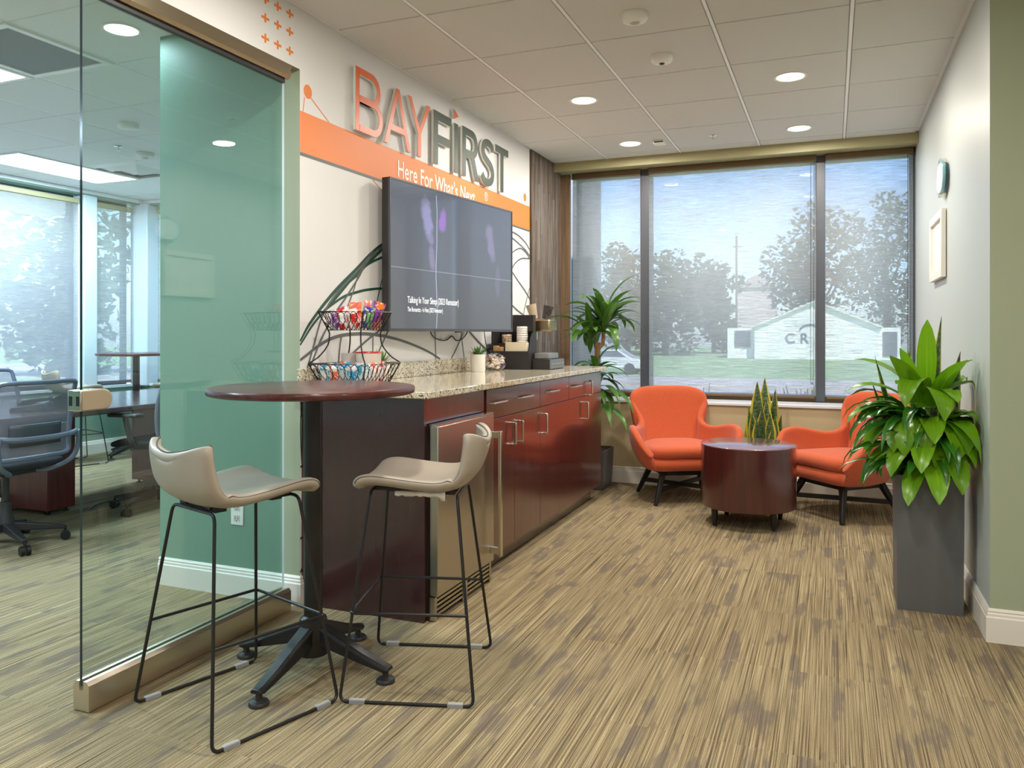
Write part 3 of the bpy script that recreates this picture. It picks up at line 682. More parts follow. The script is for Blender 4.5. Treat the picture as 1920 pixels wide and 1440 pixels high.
# white car, blurred by the shade
t = thing('parked_car', 'white car parked across the road, seen through the left window bay', 'car', (-12.6, 47, GZ))
b = MB(); sec = [(-2.2, .35), (-2.25, .75), (-2.1, .95), (-1.2, 1.02), (-.6, 1.45), (.7, 1.48), (1.45, 1.0), (2.15, .88), (2.25, .55), (2.2, .35)]
b.prism(sec, lambda a, z: (a, -.85, z), lambda a, z: (a, .85, z)); b.build('body', P('car_white', C(238, 238, 240), .25, coat=.6), t, bevel=.06)
MB().prism([(-1.0, 1.05), (-.52, 1.4), (.64, 1.42), (1.2, 1.03)], lambda a, z: (a, -.862, z), lambda a, z: (a, .862, z)).build('side_window', D.materials['dark_glass'], t, smooth=0)
for sx in (-1.4, 1.4):
    for sy in (-.8, .8):
        w = MB().lathe([(.001, -.1), (.2, -.1), (.32, -.09), (.34, -.05), (.34, .05), (.32, .09), (.2, .1), (.001, .1)], n=24); o = w.build('wheel', M['black'], t); o.location = (sx, sy, .34); o.rotation_euler = (R(90), 0, 0)
def grass_plant(lab, x, y, h, n, seed, name='ornamental_grass', wide=.03):
    wide *= 1.8; h *= 1.04
    rnd = random.Random(seed); t = thing(name, lab, 'shrub', (x, y, GZ), 0, 'shrubs under the lounge window'); b = MB()
    for k in range(n):
        a = rnd.uniform(0, 6.28); L = h * rnd.uniform(.75, 1.05); out = rnd.uniform(.1, .75); rows = []
        for i in range(6):
            f = i / 5; p = Vector((math.cos(a) * out * f ** 1.4, math.sin(a) * out * f ** 1.4, L * (f - .12 * f * f))); w = wide * (1 - f * .9)
            s = Vector((-math.sin(a), math.cos(a), 0)) * w; rows.append([p - s, p + s])
        b.grid(rows)
    b.build('blades', M['leafy'], t)
for k, (x, y, h, n, nm, lab, wd) in enumerate([(-1.35, 8.6, 1.98, 60, 'palm_shrub', 'spiky palm-like shrub outside, behind the left armchair and the snake plant', .03), (-.25, 10.0, 1.92, 70, 'low_shrub', 'low leafy shrub outside, behind the snake plant', .04), (-2.2, 10.0, 1.86, 40, 'low_shrub', 'thin grassy shrub outside behind the left armchair', .02), (.9, 8.7, 1.88, 60, 'low_shrub', 'low leafy shrub outside, behind the right armchair', .04)]):
    grass_plant(lab, x, y, h, n, 80 + k, nm, wd)
t = thing('utility_pole', 'thin utility pole between the trees beyond the window', 'pole', (-10.0, 92, GZ))
MB().tube([(0, 0, 0), (0, 0, 13.5)], .12, 8).build('shaft', M['bark'], t); MB().box(-.5, .5, -.06, .06, 12.2, 12.35).build('crossarm', M['bark'], t)
# ================================================================== LOUNGE FURNITURE
# ---- bar stools (local +Y = the way the sitter faces)
def stool_proto(name, label, loc, rz, grp):
    t = thing(name, label, 'bar stool', loc, rz, grp)
    # sled frame: two side loops
    hw, hl, tw, tl, zt, r = .246, .226, .130, .152, .684, .0056
    for s in (-1, 1):
        pts = fillet([(s * .001, tl, zt), (s * tw, tl, zt), (s * hw, hl, r), (s * hw, -hl, r), (s * tw, -tl, zt - .012), (s * .001, -tl, zt - .012)], .028, 6)
        MB().tube(pts, r, 10).build('leg_loop', M['black'], t)
    zf = .285
    def at(s, e, z):   # point on a leg at height z: s side, e front/back
        f = z / zt; return Vector((s * (hw + (tw - hw) * f), e * (hl + (tl - hl) * f), z))
    pts = fillet([at(-1, -1, zf), at(-1, 1, zf) + Vector((-.008, .008, 0)), at(1, 1, zf) + Vector((.008, .008, 0)), at(1, -1, zf)], .02, 5)
    MB().tube(pts, r * .95, 10).build('footrest', M['black'], t)
    b = MB().box(-.11, .11, .06, .10, zt - .004, zt + .008).box(-.11, .11, -.14, -.10, zt - .012, zt + .002).box(-.09, -.06, -.145, .15, zt - .004, zt + .006).box(.06, .09, -.145, .15, zt - .004, zt + .006)
    b.build('seat_bracket', M['black'], t, smooth=0)
    # clear plastic glides clipped on the floor bars
    for s in (-1, 1):
        for e in (-1, 1): MB().box(s * hw - .0095, s * hw + .0095, e * .165 - .026, e * .165 + .026, .0005, .0150).build('floor_glide', GL, t, bevel=.002)
    # upholstered one-piece shell: profile swept across the width
    prof = [(.208, .706), (.192, .722), (.134, .732), (.045, .722), (-.053, .711), (-.116, .713), (-.160, .733), (-.190, .771), (-.208, .82), (-.220, .862), (-.225, .878)]
    pr2 = smoothline(prof, 2); n = len(pr2); rows = []
    for i, q in enumerate(pr2):
        f = i / (n - 1); w = .200 * (1 - .05 * f) if f < .5 else .195 - .027 * (f - .5) * 2
        if f < .06: w *= .90 + .10 * f / .06
        row = []
        for j in range(11):
            u = -1 + 2 * j / 10; a = abs(u)
            side = .030 * a ** 3 * (1 if f > .12 else f / .12)         # the edges lift gently
            back = .050 * a ** 2.2 * max(0, (f - .45)) / .55                # the back wraps forward
            dip = -.012 * max(0, 1 - a * 1.2) * (1 if f > .93 else 0)
            x = u * w * (1 - .03 * a * (f > .9)); row.append((x, q[0] + back + (side * .3 if f > .55 else 0), q[1] + (side if f < .6 else side * .25) + dip))
        rows.append(row)
    sh = MB(); sh.grid(rows, uv=False); sh.build('seat_shell', M['leather'], t, solid=.036, subsurf=1, off=1)
    # piped seam round the shell
    def mid(i, j):
        a_, c_ = Vector(rows[max(i - 1, 0)][j]), Vector(rows[min(i + 1, n - 1)][j]); d_ = (c_ - a_).normalized(); return Vector(rows[i][j]) + Vector((0, -d_.z, d_.y)) * .016 + Vector((0, 0, .001))
    edge = [mid(i, 0) for i in range(1, n)] + [mid(n - 1, j) for j in range(1, 10)] + [mid(i, 10) for i in range(n - 1, 0, -1)]
    MB().tube(fillet(edge, .016, 3), .0026, 6).build('piping', M['stitch'], t)
    return t
GL = see_through('clear_glide', C(230, 230, 232), .42, .3, rough=.2)
STOOL = stool_proto('bar_stool', 'taupe leather bar stool in front of the glass door, its back to the viewer', (-1.837, 2.085, 0), R(-17.9), 'bar stools at the round bar table')
st2 = copy_tree(STOOL, (-1.377, 2.517, 0), R(106.9), 'taupe leather bar stool beside the steel fridge, torn white lining hanging under its seat')
rnd = random.Random(3); b = MB(); rows = []
for i in range(15):
    x = .06 - i * .0125; h = .003 + .006 * rnd.random() + (.010 if i > 12 else 0)
    rows.append([(-.150 - .004 * rnd.random(), x, .690), (-.155 - .006 * rnd.random(), x, .684 - h * .6), (-.151 - .008 * rnd.random(), x, .682 - h * 1.3)])
b.grid(rows, uv=False).build('torn_lining', P('white_lining', C(226, 224, 216), .9), st2, solid=.001)

# ---- round bar table
def bar_table(lab, loc, grp, rad=.371, top=1.038, rz=0):
    t = thing('bar_table', lab, 'bar table', loc, rz, grp)
    MB().lathe([(rad - .012, top - .027), (rad - .002, top - .023), (rad, top - .018), (rad, top - .008), (rad - .003, top - .002), (rad - .01, top), (.001, top)], n=72).build('tabletop', M['mahog_y'], t)
    MB().lathe([(.0335, .10), (.0335, top - .027)], n=32).build('column', M['black'], t)
    MB().lathe([(.16, top - .033), (.16, top - .027)], n=32).build('mounting_plate', M['black'], t)
    MB().lathe([(.03, .055), (.056, .06), (.058, .13), (.048, .19), (.0345, .20)], n=32).build('hub', M['black'], t)
    for k in range(4):
        a = R(1 + 90 * k); c, s = math.cos(a), math.sin(a)
        rot = lambda x, y, z: (x * c - y * s, x * s + y * c, z)
        b = MB(); secs = [(.03, .030, .105, .175), (.11, .029, .085, .142), (.22, .026, .058, .092), (.302, .024, .040, .062), (.322, .020, .042, .058)]
        rows = [[rot(x, -w, z0), rot(x, -w, z1 - .010), rot(x, -w + .008, z1), rot(x, w - .008, z1), rot(x, w, z1 - .010), rot(x, w, z0)] for x, w, z0, z1 in secs]
        b.grid(rows, close_u=True, uv=False); b.f += [list(range(6)), [24 + q for q in range(6)]]; b.m += [0, 0]
        lg = b.build('leg', M['black'], t, bevel=.003)
        MB().lathe([(.010, .046), (.012, .018), (.030, .014), (.034, .008), (.034, .001)], rot(.303, 0, 0), n=24).build('leveling_foot', M['dark'], lg)
    return t
bar_table('round dark red bar table on a black four-legged base between the two bar stools', (-1.765, 2.405, 0), 'round bar tables')

# ---- drum coffee table
t = thing('coffee_table', 'round dark red drum coffee table on short black legs between the orange armchairs', 'coffee table', (-.508, 5.335, 0))
MB().lathe([(.29, .116), (.299, .120), (.30, .126), (.30, .508)], n=80, caps=False).lathe([(.001, .116), (.29, .116)], n=80, caps=False).build('drum', M['mahog'], t)
MB().lathe([(.30, .5081), (.30, .514), (.297, .516), (.001, .516)], n=80, caps=True).build('tabletop', P('table_top_sheen', C(120, 88, 92), .26, spec=1.0, coat=1.0), t)
for dx, dy in ((-.19, -.165), (.17, -.17), (-.155, .165), (.19, .165)):
    MB().lathe([(.012, 0), (.020, .06), (.022, .117)], (dx, dy, 0), n=20).build('leg', M['black'], t)

# ---- orange wing armchairs (local +Y = facing)
def armchair(lab, loc, rz):
    t = thing('armchair', lab, 'armchair', loc, rz, 'orange armchairs by the window')
    rim = [(0, (0, -.375, .822)), (.07, (.11, -.372, .822)), (.14, (.215, -.356, .814)), (.20, (.300, -.312, .782)), (.25, (.300, -.284, .715)), (.31, (.244, -.268, .632)), (.37, (.228, -.228, .566)), (.43, (.268, -.165, .522)),
           (.51, (.325, -.07, .530)), (.60, (.372, .03, .556)), (.70, (.392, .12, .560)), (.79, (.392, .195, .536)), (.87, (.372, .245, .48)), (.94, (.335, .28, .415)), (1.0, (.285, .30, .352))]
    bot = [(0, (0, -.21, .268)), (.2, (.13, -.20, .262)), (.43, (.225, -.12, .255)), (.7, (.262, .06, .250)), (.87, (.26, .19, .252)), (1.0, (.23, .262, .262))]
    def interp(tab, x):
        for (a, p), (b2, q) in zip(tab, tab[1:]):
            if a <= x <= b2 + 1e-9:
                f = (x - a) / (b2 - a); return Vector(p).lerp(Vector(q), f)
    us = [i / 24 for i in range(25)]
    rows = []
    for k in range(10):
        s = k / 9; row = []
        for uu in [-x for x in us[::-1]] + us[1:]:
            a = abs(uu); B0 = interp(bot, a); T0 = interp(rim, a)
            ctrl = Vector((B0.x * .55 + T0.x * .62, B0.y * .35 + T0.y * .55 - (.05 if a < .35 else 0), .34 if a > .35 else .36))
            p = B0 * (1 - s) ** 2 + ctrl * 2 * s * (1 - s) + T0 * s * s
            row.append((math.copysign(p.x, uu) if uu else 0, p.y, p.z))
        rows.append(row)
    b = MB(); b.grid(rows, uv=False); b.build('shell', M['orange_cloth'], t, solid=.052, subsurf=2, off=0)
    # front apron under the cushion
    def pillow(w, y0, y1, z0, z1, cr=.04, n=18, m=14, bulge=.012):
        b = MB(); top = []; 
        rings = []
        def ring(z, inset):
            r = []
            for i in range(44):
                a = 2 * math.pi * i / 44; e = 2 / 4.2
                cx = math.copysign(abs(math.cos(a)) ** e, math.cos(a)); cy = math.copysign(abs(math.sin(a)) ** e, math.sin(a))
                hx = (w - inset) * (1 - .10 * (cy < 0) * abs(cy)); hy = (y1 - y0) / 2 - inset
                zz = z + (-.012 * abs(cx) ** 3)
                r.append((cx * hx, (y0 + y1) / 2 + cy * hy, zz))
            return r
        for k in range(6):
            f = math.pi * k / 5; rings.append(ring((z0 + z1) / 2 - math.cos(f) * (z1 - z0) / 2, (1 - math.sin(f)) * cr))
        b.grid(rings, close_u=True, uv=False)
        c0 = len(b.v); b.v += [(0, (y0 + y1) / 2, z0), (0, (y0 + y1) / 2, z1 + bulge)]
        L = len(rings) - 1
        for i in range(44): b.f += [[(i + 1) % 44, i, c0], [L * 44 + i, L * 44 + (i + 1) % 44, c0 + 1]]; b.m += [0, 0]
        return b
    pillow(.298, -.20, .318, .243, .345, .06).build('seat_base', M['orange_cloth'], t, smooth=60)
    pillow(.282, -.22, .322, .335, .425, .04, bulge=.02).build('seat_cushion', M['orange_cloth'], t, smooth=60)
    # black wooden underframe
    z = .245
    for sx, sy in ((-1, 1), (1, 1), (-1, -1), (1, -1)):
        MB().bar((sx * .175, sy * .155 + .02, z), (sx * .262, sy * .258 + .015, 0), .044, .040, up=(0, 1, 0), w2=.026, h2=.026).build('leg', M['blackwood'], t, bevel=.006)
    b = MB().bar((-.19, .175, z - .02), (.19, .175, z - .02), .03, .05).bar((-.19, -.135, z - .02), (.19, -.135, z - .02), .03, .05).bar((-.175, -.15, z - .02), (-.175, .19, z - .02), .03, .05).bar((.175, -.15, z - .02), (.175, .19, z - .02), .03, .05)
    b.build('underframe', M['blackwood'], t, smooth=0)
    b = MB().bar((-.225, -.20, .105), (.225, .235, .105), .022, .030).bar((.225, -.20, .105), (-.225, .235, .105), .022, .030)
    b.build('cross_stretcher', M['blackwood'], t, smooth=0)
    return t
a1 = armchair('orange wing armchair left of the drum coffee table, facing the room', (-1.06, 5.96, 0), 0)
def face(o, fx, fy): o.rotation_euler = (0, 0, math.atan2(-fx, fy))
face(a1, .46, -.89)
a2 = copy_tree(a1, (.075, 5.86, 0), 0, 'orange wing armchair half hidden by the tall leafy planter'); face(a2, -.72, -.69)

# ---- base cabinets, granite top, fridge
CX, CY0, CY1 = -1.604, 2.955, 5.722
t = thing('base_cabinet', 'long dark red base cabinet with nickel handles under the granite counter', 'cabinet', (0, 0, 0))
b = MB().box(XL + .002, CX, CY0, CY0 + .022, 0, .955); b.build('end_panel', M['endpanel'], t, smooth=0)
b = MB().box(XL + .002, CX - .022, 3.605, CY1, .095, .955).box(XL + .002, CX - .03, 3.590, 3.605, .0, .955).box(XL + .002, CX - .02, CY0 + .022, 3.605, .86, .955); b.build('carcass', M['mahog'], t, smooth=0)
b = MB().box(XL + .002, CX - .022, CY0 + .022, 3.60, .842, .86); b.build('fridge_rail', M['mahog'], t, smooth=0)
MB().box(CX - .02, CX, CY0 + .0225, 3.575, .845, .953).build('filler_panel', M['mahog'], t, smooth=0)
MB().box(XL + .002, CX - .062, 3.605, CY1 - .07, 0, .095).build('toe_kick', M['endpanel'], t, smooth=0)
g = .0018
def front(name, y0, y1, z0, z1):
    return MB().box(CX - .020, CX, y0 + g, y1 - g, z0 + g, z1 - g).build(name, M['mahog'], t, bevel=.0015)
def pull(par, horizontal, y, z, L=.115):
    o = .030; h = L / 2
    if horizontal: pts = [(CX, y - h, z), (CX + o * .8, y - h * .95, z), (CX + o, y - h * .6, z), (CX + o, y + h * .6, z), (CX + o * .8, y + h * .95, z), (CX, y + h, z)]
    else: pts = fillet([(CX, y, z - h), (CX + o, y, z - h), (CX + o, y, z + h), (CX, y, z + h)], .010, 4)
    MB().tube(pts, .0062, 10).build('handle', M['chrome'], par)
for (y0, y1, hy) in ((3.607, 4.391, (3.735, 4.125)), (4.391, 4.940, (4.585,)), (4.940, CY1 - .002, (5.07,))):
    d = front('drawer', y0, y1, .795, .948)
    for y in hy: pull(d, True, y, .878, .19)
    if y1 > 5: pull(d, False, 5.385, .846, .10)
for (y0, y1, hy) in ((3.607, 3.985, 3.930), (3.985, 4.391, 4.035), (4.391, 5.335, 4.432), (5.335, CY1 - .002, 5.288)):
    d = front('cabinet_door', y0, y1, .100, .795) if y0 != 4.391 else front('cabinet_door', y0, CY1 - .002, .100, .795)
    if y0 == 4.391: pull(d, False, 4.432, .695); pull(d, False, 5.285, .695); break
    pull(d, False, hy, .695)
t = thing('granite_counter', 'speckled beige granite countertop with a low backsplash on the cabinets', 'countertop', (0, 0, 0))
x1, y0, y1 = -1.568, 2.918, 5.755
poly = [(XL + .003, y0), (x1 - .02, y0), (x1 - .006, y0 + .006), (x1, y0 + .02), (x1, y1 - .01), (x1 - .01, y1), (XL + .003, y1)]
MB().prism(poly, lambda a, c: (a, c, .9552), lambda a, c: (a, c, .985)).build('slab', M['granite'], t, bevel=.004)
MB().box(XL + .003, XL + .023, y0, y1, .9852, 1.072).build('backsplash', M['granite'], t, bevel=.003)
t = thing('wine_fridge', 'stainless steel undercounter fridge with a long bar handle, behind the right bar stool', 'fridge', (0, 0, 0))
fy0, fy1 = 2.984, 3.582
MB().box(XL + .08, CX + .004, fy0 + .004, fy1 - .004, .0, .838).build('body', M['dark'], t, smooth=0)
MB().box(CX + .010, CX + .052, fy0, fy1, .108, .834).build('door', M['steel'], t, bevel=.004)
MB().box(CX + .004, CX + .012, fy0 + .004, fy1 - .004, .11, .832).build('door_gasket', M['black'], t, smooth=0)
b = MB().box(CX + .006, CX + .052, fy0 + .006, fy1 - .006, .834, .842); b.build('top_trim', M['chrome'], t, smooth=0)
hy = fy1 - .035
b = MB().bar((CX + .052, hy, .735), (CX + .100, hy, .735), .020, .034).bar((CX + .052, hy, .170), (CX + .100, hy, .170), .020, .034).box(CX + .094, CX + .110, hy - .014, hy + .012, .14, .755)
b.build('handle', M['chrome'], t, bevel=.0025)
b = MB()
for (a, c) in ((fy0 + .02, fy0 + .275), (fy0 + .325, fy1 - .02)):
    for k in range(4): b.box(CX + .018, CX + .034, a, c, .020 + k * .020, .031 + k * .020)
b.box(CX + .012, CX + .036, fy0, fy0 + .02, .004, .104).box(CX + .012, CX + .036, fy0 + .275, fy0 + .325, .004, .104).box(CX + .012, CX + .036, fy1 - .02, fy1, .004, .104)
b.build('toe_grille', M['steel'], t, smooth=0)
MB().box(CX + .0045, CX + .012, fy0, fy1, .004, .106).build('grille_back', M['black'], t, smooth=0)

# ---- television on its wall arm
t = thing('television', 'large black wall television showing a dim music screen', 'television', (-2.070, 4.242, 1.648), math.atan2(.150, -1.335) + math.pi / 2)
# local: +X_local is out of the screen after rotation
t.rotation_euler = (0, 0, -math.atan2(.150, 1.335))
W2, H2 = .672, .405
MB().box(-.050, -.006, -W2, W2, -H2, H2).build('casing', M['dark'], t, bevel=.004)
MB().box(-.006, .004, -W2, W2, -H2, -H2 + .016).box(-.006, .004, -W2, W2, H2 - .009, H2).box(-.006, .004, -W2, -W2 + .008, -H2 + .016, H2 - .009).box(-.006, .004, W2 - .008, W2, -H2 + .016, H2 - .009).build('bezel', M['grey_plastic'], t, smooth=0)
def screenmat():
    m, nt, b, o = newmat('screen_picture_glare')
    uv = coord(nt, 'UV'); s = nt.nodes.new('ShaderNodeSeparateXYZ'); nt.links.new(uv, s.inputs[0]); U, V = s.outputs[0], s.outputs[1]
    def blob(cu, cv, ru, rv, tilt=0.0):
        du = math_n(nt, 'DIVIDE', math_n(nt, 'SUBTRACT', math_n(nt, 'ADD', U, math_n(nt, 'MULTIPLY', math_n(nt, 'SUBTRACT', V, cv), tilt)), cu), ru)
        dv = math_n(nt, 'DIVIDE', math_n(nt, 'SUBTRACT', V, cv), rv)
        d = math_n(nt, 'SQRT', math_n(nt, 'ADD', math_n(nt, 'MULTIPLY', du, du), math_n(nt, 'MULTIPLY', dv, dv)))
        nz = noise_n(nt, uv, 9.0, 4); d = math_n(nt, 'ADD', d, math_n(nt, 'MULTIPLY', math_n(nt, 'SUBTRACT', nz, .5), 1.3))
        return ramp(nt, d, [(.55, (1, 1, 1, 1)), (1.0, (0, 0, 0, 1))]).outputs[0]
    base = mixc(nt, V, (.11, .113, .118, 1), (.115, .13, .16, 1))  # grey base glow also carries the window's reflection on the glass
    c = mixc(nt, math_n(nt, 'MULTIPLY', blob(.26, .78, .045, .20, .12), .8), base, (.30, .28, .48, 1))
    c = mixc(nt, math_n(nt, 'MULTIPLY', blob(.375, .80, .035, .11, -.10), .8), c, (.33, .16, .52, 1))
    c = mixc(nt, math_n(nt, 'MULTIPLY', blob(.79, .72, .045, .17, .12), .55), c, (.30, .24, .40, 1))
    c = mixc(nt, math_n(nt, 'MULTIPLY', blob(.29, .52, .03, .10, .10), .45), c, (.36, .28, .46, 1))
    c = mixc(nt, math_n(nt, 'MULTIPLY', blob(.86, .40, .03, .14, .0), .4), c, (.2, .17, .26, 1))
    def line(x, wd, lo, hi, horizontal=False):
        q = math_n(nt, 'LESS_THAN', math_n(nt, 'ABSOLUTE', math_n(nt, 'SUBTRACT', V if horizontal else math_n(nt, 'ADD', U, math_n(nt, 'MULTIPLY', math_n(nt, 'SUBTRACT', noise_n(nt, uv, 2.2, 1), .5), .05)), x)), wd)
        r2 = U if horizontal else V
        return math_n(nt, 'MULTIPLY', q, math_n(nt, 'MULTIPLY', math_n(nt, 'GREATER_THAN', r2, lo), math_n(nt, 'LESS_THAN', r2, hi)))
    c = mixc(nt, math_n(nt, 'MULTIPLY', line(.325, .003, .0, .97), .6), c, (.5, .55, .75, 1))
    c = mixc(nt, math_n(nt, 'MULTIPLY', line(.415, .003, 0, 1, True), .35), c, (.5, .52, .56, 1))
    nt.links.new(c, b.inputs['Emission Color']); b.inputs['Emission Strength'].default_value = 1.0
    b.inputs['Base Color'].default_value = (.012, .012, .014, 1); b.inputs['Roughness'].default_value = .06; b.inputs['Specular IOR Level'].default_value = .6
    return m
b = MB(); b.add([(-.001, -W2 + .008, -H2 + .016), (-.001, W2 - .008, -H2 + .016), (-.001, W2 - .008, H2 - .009), (-.001, -W2 + .008, H2 - .009)], [(0, 1, 2, 3)], [(0, 0), (1, 0), (1, 1), (0, 1)])
scr = b.build('screen', screenmat(), t, smooth=0)
TX = emit('screen_text', (.62, .66, .70, 1), 1.0)
yl = -W2 + .16
text_mesh('song_text', 'Talking In Your Sleep (2023 Remaster)', .052, TX, scr, lambda x, y, z: (.0006, yl + x, -.250 + y), .63)
text_mesh('artist_text', 'The Romantics - In Heat (2023 Remaster)', .036, TX, scr, lambda x, y, z: (.0006, yl + x, -.297 + y), .56)
MB().box(-.090, -.050, -.25, .25, -.2, .2).build('wall_bracket', M['black'], t, smooth=0)
MB().box(-.006, .006, -.03, .03, -H2 - .006, -H2).build('power_light', M['black'], t, smooth=0)
b = MB().bar((-.07, .1, 0), (-.150, .02, 0), .05, .08); b.build('wall_arm', M['black'], t, smooth=0)
t = thing('power_cable', 'thin black cable hanging on the wall under the television', 'cable', (0, 0, 0))
MB().tube(smoothline([(-2.215, 4.155, 1.27), (-2.222, 4.19, 1.225), (-2.222, 4.27, 1.195), (-2.222, 4.38, 1.19), (-2.222, 4.46, 1.215), (-2.222, 4.52, 1.188), (-2.222, 4.60, 1.195), (-2.222, 4.67, 1.225), (-2.215, 4.69, 1.27)], 5), .0038, 6).build('cord', M['black'], t)
# ================================================================== WALL GRAPHICS
mur = thing('wall_mural', 'printed mural on the white wall: orange band, plus signs and grass arcs', 'wall mural', (XL, 0, 0))
def flat(poly, d=.0012, d0=.0): return [(lambda a, z, dd=dd: (dd, a, z)) for dd in (d0, d)]
b = MB(); f0, f1 = flat(0, .0012); b.prism([(2.945, 2.055), (5.868, 2.055), (5.868, 2.242), (2.945, 2.242)], f0, f1); b.build('orange_band', M['m_orange'], mur, smooth=0)
f0, f1 = flat(0, .0014); b = MB().prism([(2.945, 2.040), (5.868, 2.040), (5.868, 2.0548), (2.945, 2.0548)], f0, f1); b.build('grey_stripe', M['m_grey'], mur, smooth=0)
f0, f1 = flat(0, .001)
for cy in (2.709, 2.790, 2.872):
    for cz in (2.487, 2.573, 2.653):
        w, h, q = .0055, .019, .024
        MB().prism([(cy - q, cz - w), (cy - w, cz - w), (cy - w, cz - h), (cy + w, cz - h), (cy + w, cz - w), (cy + q, cz - w), (cy + q, cz + w), (cy + w, cz + w), (cy + w, cz + h), (cy - w, cz + h), (cy - w, cz + w), (cy - q, cz + w)], f0, f1).build('plus_sign', M['m_orange'], mur, smooth=0)
def ribbon(pts, w, taper=0.0, n=6, d=.0009):
    L = smoothline(pts, n); rows = []
    for i, p in enumerate(L):
        t = (L[min(i + 1, len(L) - 1)] - L[max(i - 1, 0)]).normalized(); nr = Vector((-t.y, t.x)); f = i / (len(L) - 1)
        ww = w * (1 - taper + taper * math.sin(math.pi * f) ** .8) / 2
        rows.append([(d, p.x + nr.x * ww, p.y + nr.y * ww), (d, p.x - nr.x * ww, p.y - nr.y * ww)])
    return rows
def ribs(name, items, mat, d):
    for k, (pts, w, tp) in enumerate(items): MB().grid(ribbon(pts, w, tp, d=d + k * .00004), uv=False).build(name, mat, mur, smooth=0)
for c in ((3.002, 2.343), (5.764, 2.301)):
    MB().prism([(c[0] + .030 * math.cos(R(10 * k)), c[1] + .032 * math.sin(R(10 * k))) for k in range(36)], *flat(0, .001)).build('dot_motif', M['m_orange'], mur, smooth=0)
for pts in ([(2.978, 2.312), (2.966, 2.243)], [(3.022, 2.322), (3.168, 2.243)], [(3.551, 2.04), (3.74, 1.955)], [(5.78, 2.275), (5.866, 2.235)]):
    MB().grid(ribbon(pts, .0055), uv=False).build('string_line', M['m_orange'], mur, smooth=0)
GRN = [([(2.945, 1.196), (3.026, 1.286), (3.198, 1.425), (3.406, 1.56), (3.54, 1.65), (3.684, 1.725), (3.95, 1.83)], .020, .5), ([(2.945, 1.179), (3.054, 1.284), (3.225, 1.406), (3.42, 1.55), (3.561, 1.628), (3.684, 1.702), (3.9, 1.80)], .017, .5),
       ([(3.155, 1.362), (3.27, 1.45), (3.42, 1.534), (3.51, 1.592), (3.684, 1.65), (3.9, 1.70)], .014, .5), ([(3.129, 1.338), (3.203, 1.376), (3.292, 1.414), (3.401, 1.44), (3.51, 1.459), (3.678, 1.473), (3.9, 1.46)], .014, .4),
       ([(3.582, 1.365), (3.619, 1.459), (3.678, 1.586), (3.75, 1.70)], .008, 0), ([(2.955, .941), (2.949, .777), (2.963, .596), (2.986, .472)], .008, 0), ([(2.945, .626), (3.05, .650)], .010, 0), ([(2.945, .302), (3.05, .314)], .010, 0),
       ([(2.947, .148), (3.03, .25)], .010, 0), ([(2.946, .853), (3.02, .915)], .010, 0), ([(2.946, .913), (3.02, .93)], .010, 0), ([(4.90, 1.098), (5.144, 1.131), (5.392, 1.142)], .012, .5)]
GRY = [([(2.945, 1.111), (3.014, 1.143), (3.083, 1.174), (3.172, 1.204), (3.27, 1.222), (3.382, 1.229), (3.51, 1.229), (3.684, 1.215), (3.896, 1.184), (4.149, 1.128), (4.321, 1.075)], .017, .3),
       ([(2.998, 1.074), (3.054, 1.195), (3.117, 1.32), (3.234, 1.432), (3.42, 1.558), (3.561, 1.667)], .011, 0), ([(3.018, 1.074), (3.096, 1.194), (3.203, 1.317), (3.316, 1.418), (3.42, 1.517), (3.51, 1.612), (3.684, 1.713)], .011, 0),
       ([(3.306, 1.335), (3.348, 1.406), (3.382, 1.461), (3.41, 1.517), (3.479, 1.604)], .009, 0), ([(3.243, 1.075), (3.256, 1.167), (3.27, 1.222)], .009, 0), ([(3.26, 1.075), (3.42, 1.159), (3.561, 1.224), (3.768, 1.30), (3.95, 1.36)], .012, 0),
       ([(3.551, 1.075), (3.556, 1.224)], .009, 0), ([(3.60, 1.12), (3.678, 1.212), (3.74, 1.28)], .010, 0), ([(4.60, 1.31), (4.727, 1.251), (4.88, 1.178), (5.032, 1.114), (5.12, 1.075)], .016, .3), ([(4.69, 1.30), (4.646, 1.243), (4.567, 1.154), (4.475, 1.074)], .009, 0),
       ([(4.60, 1.28), (4.614, 1.243), (4.638, 1.153), (4.662, 1.074)], .009, 0), ([(4.245, 1.30), (4.251, 1.242), (4.258, 1.158), (4.265, 1.075)], .009, 0), ([(4.97, 1.30), (4.986, 1.244), (5.005, 1.177), (5.032, 1.114)], .009, 0),
       ([(5.3, 1.99), (5.476, 1.998), (5.628, 1.984), (5.776, 1.946), (5.866, 1.90)], .012, 0), ([(5.3, 1.97), (5.476, 1.954), (5.65, 1.92), (5.787, 1.884), (5.866, 1.85)], .012, 0), ([(5.4, 1.80), (5.508, 1.845), (5.584, 1.873), (5.684, 1.891), (5.787, 1.868), (5.866, 1.828)], .011, 0),
       ([(5.42, 1.66), (5.497, 1.723), (5.562, 1.769), (5.684, 1.812), (5.858, 1.828)], .011, 0), ([(5.3, 1.79), (5.497, 1.695), (5.628, 1.631), (5.764, 1.568), (5.866, 1.51)], .012, 0), ([(5.3, 1.52), (5.476, 1.453), (5.606, 1.409), (5.752, 1.371), (5.86, 1.34)], .012, 0), ([(5.866, 1.60), (5.811, 1.516), (5.729, 1.371), (5.70, 1.2)], .009, 0)]
ribs('green_grass_arc', GRN, M['m_green'], .0010); ribs('grey_grass_arc', GRY, M['m_grey'], .0018)
text_mesh('slogan', 'Here For What\'s Next', .132, M['print_white'], mur, lambda x, y, z: (.0026, 3.802 + x, 2.103 + y), .835, .0020)
o = text_mesh('registered_mark', '\u00ae', .085, M['print_white'], mur, lambda x, y, z: (.0026, 4.985 + x, 2.155 + y), .9)

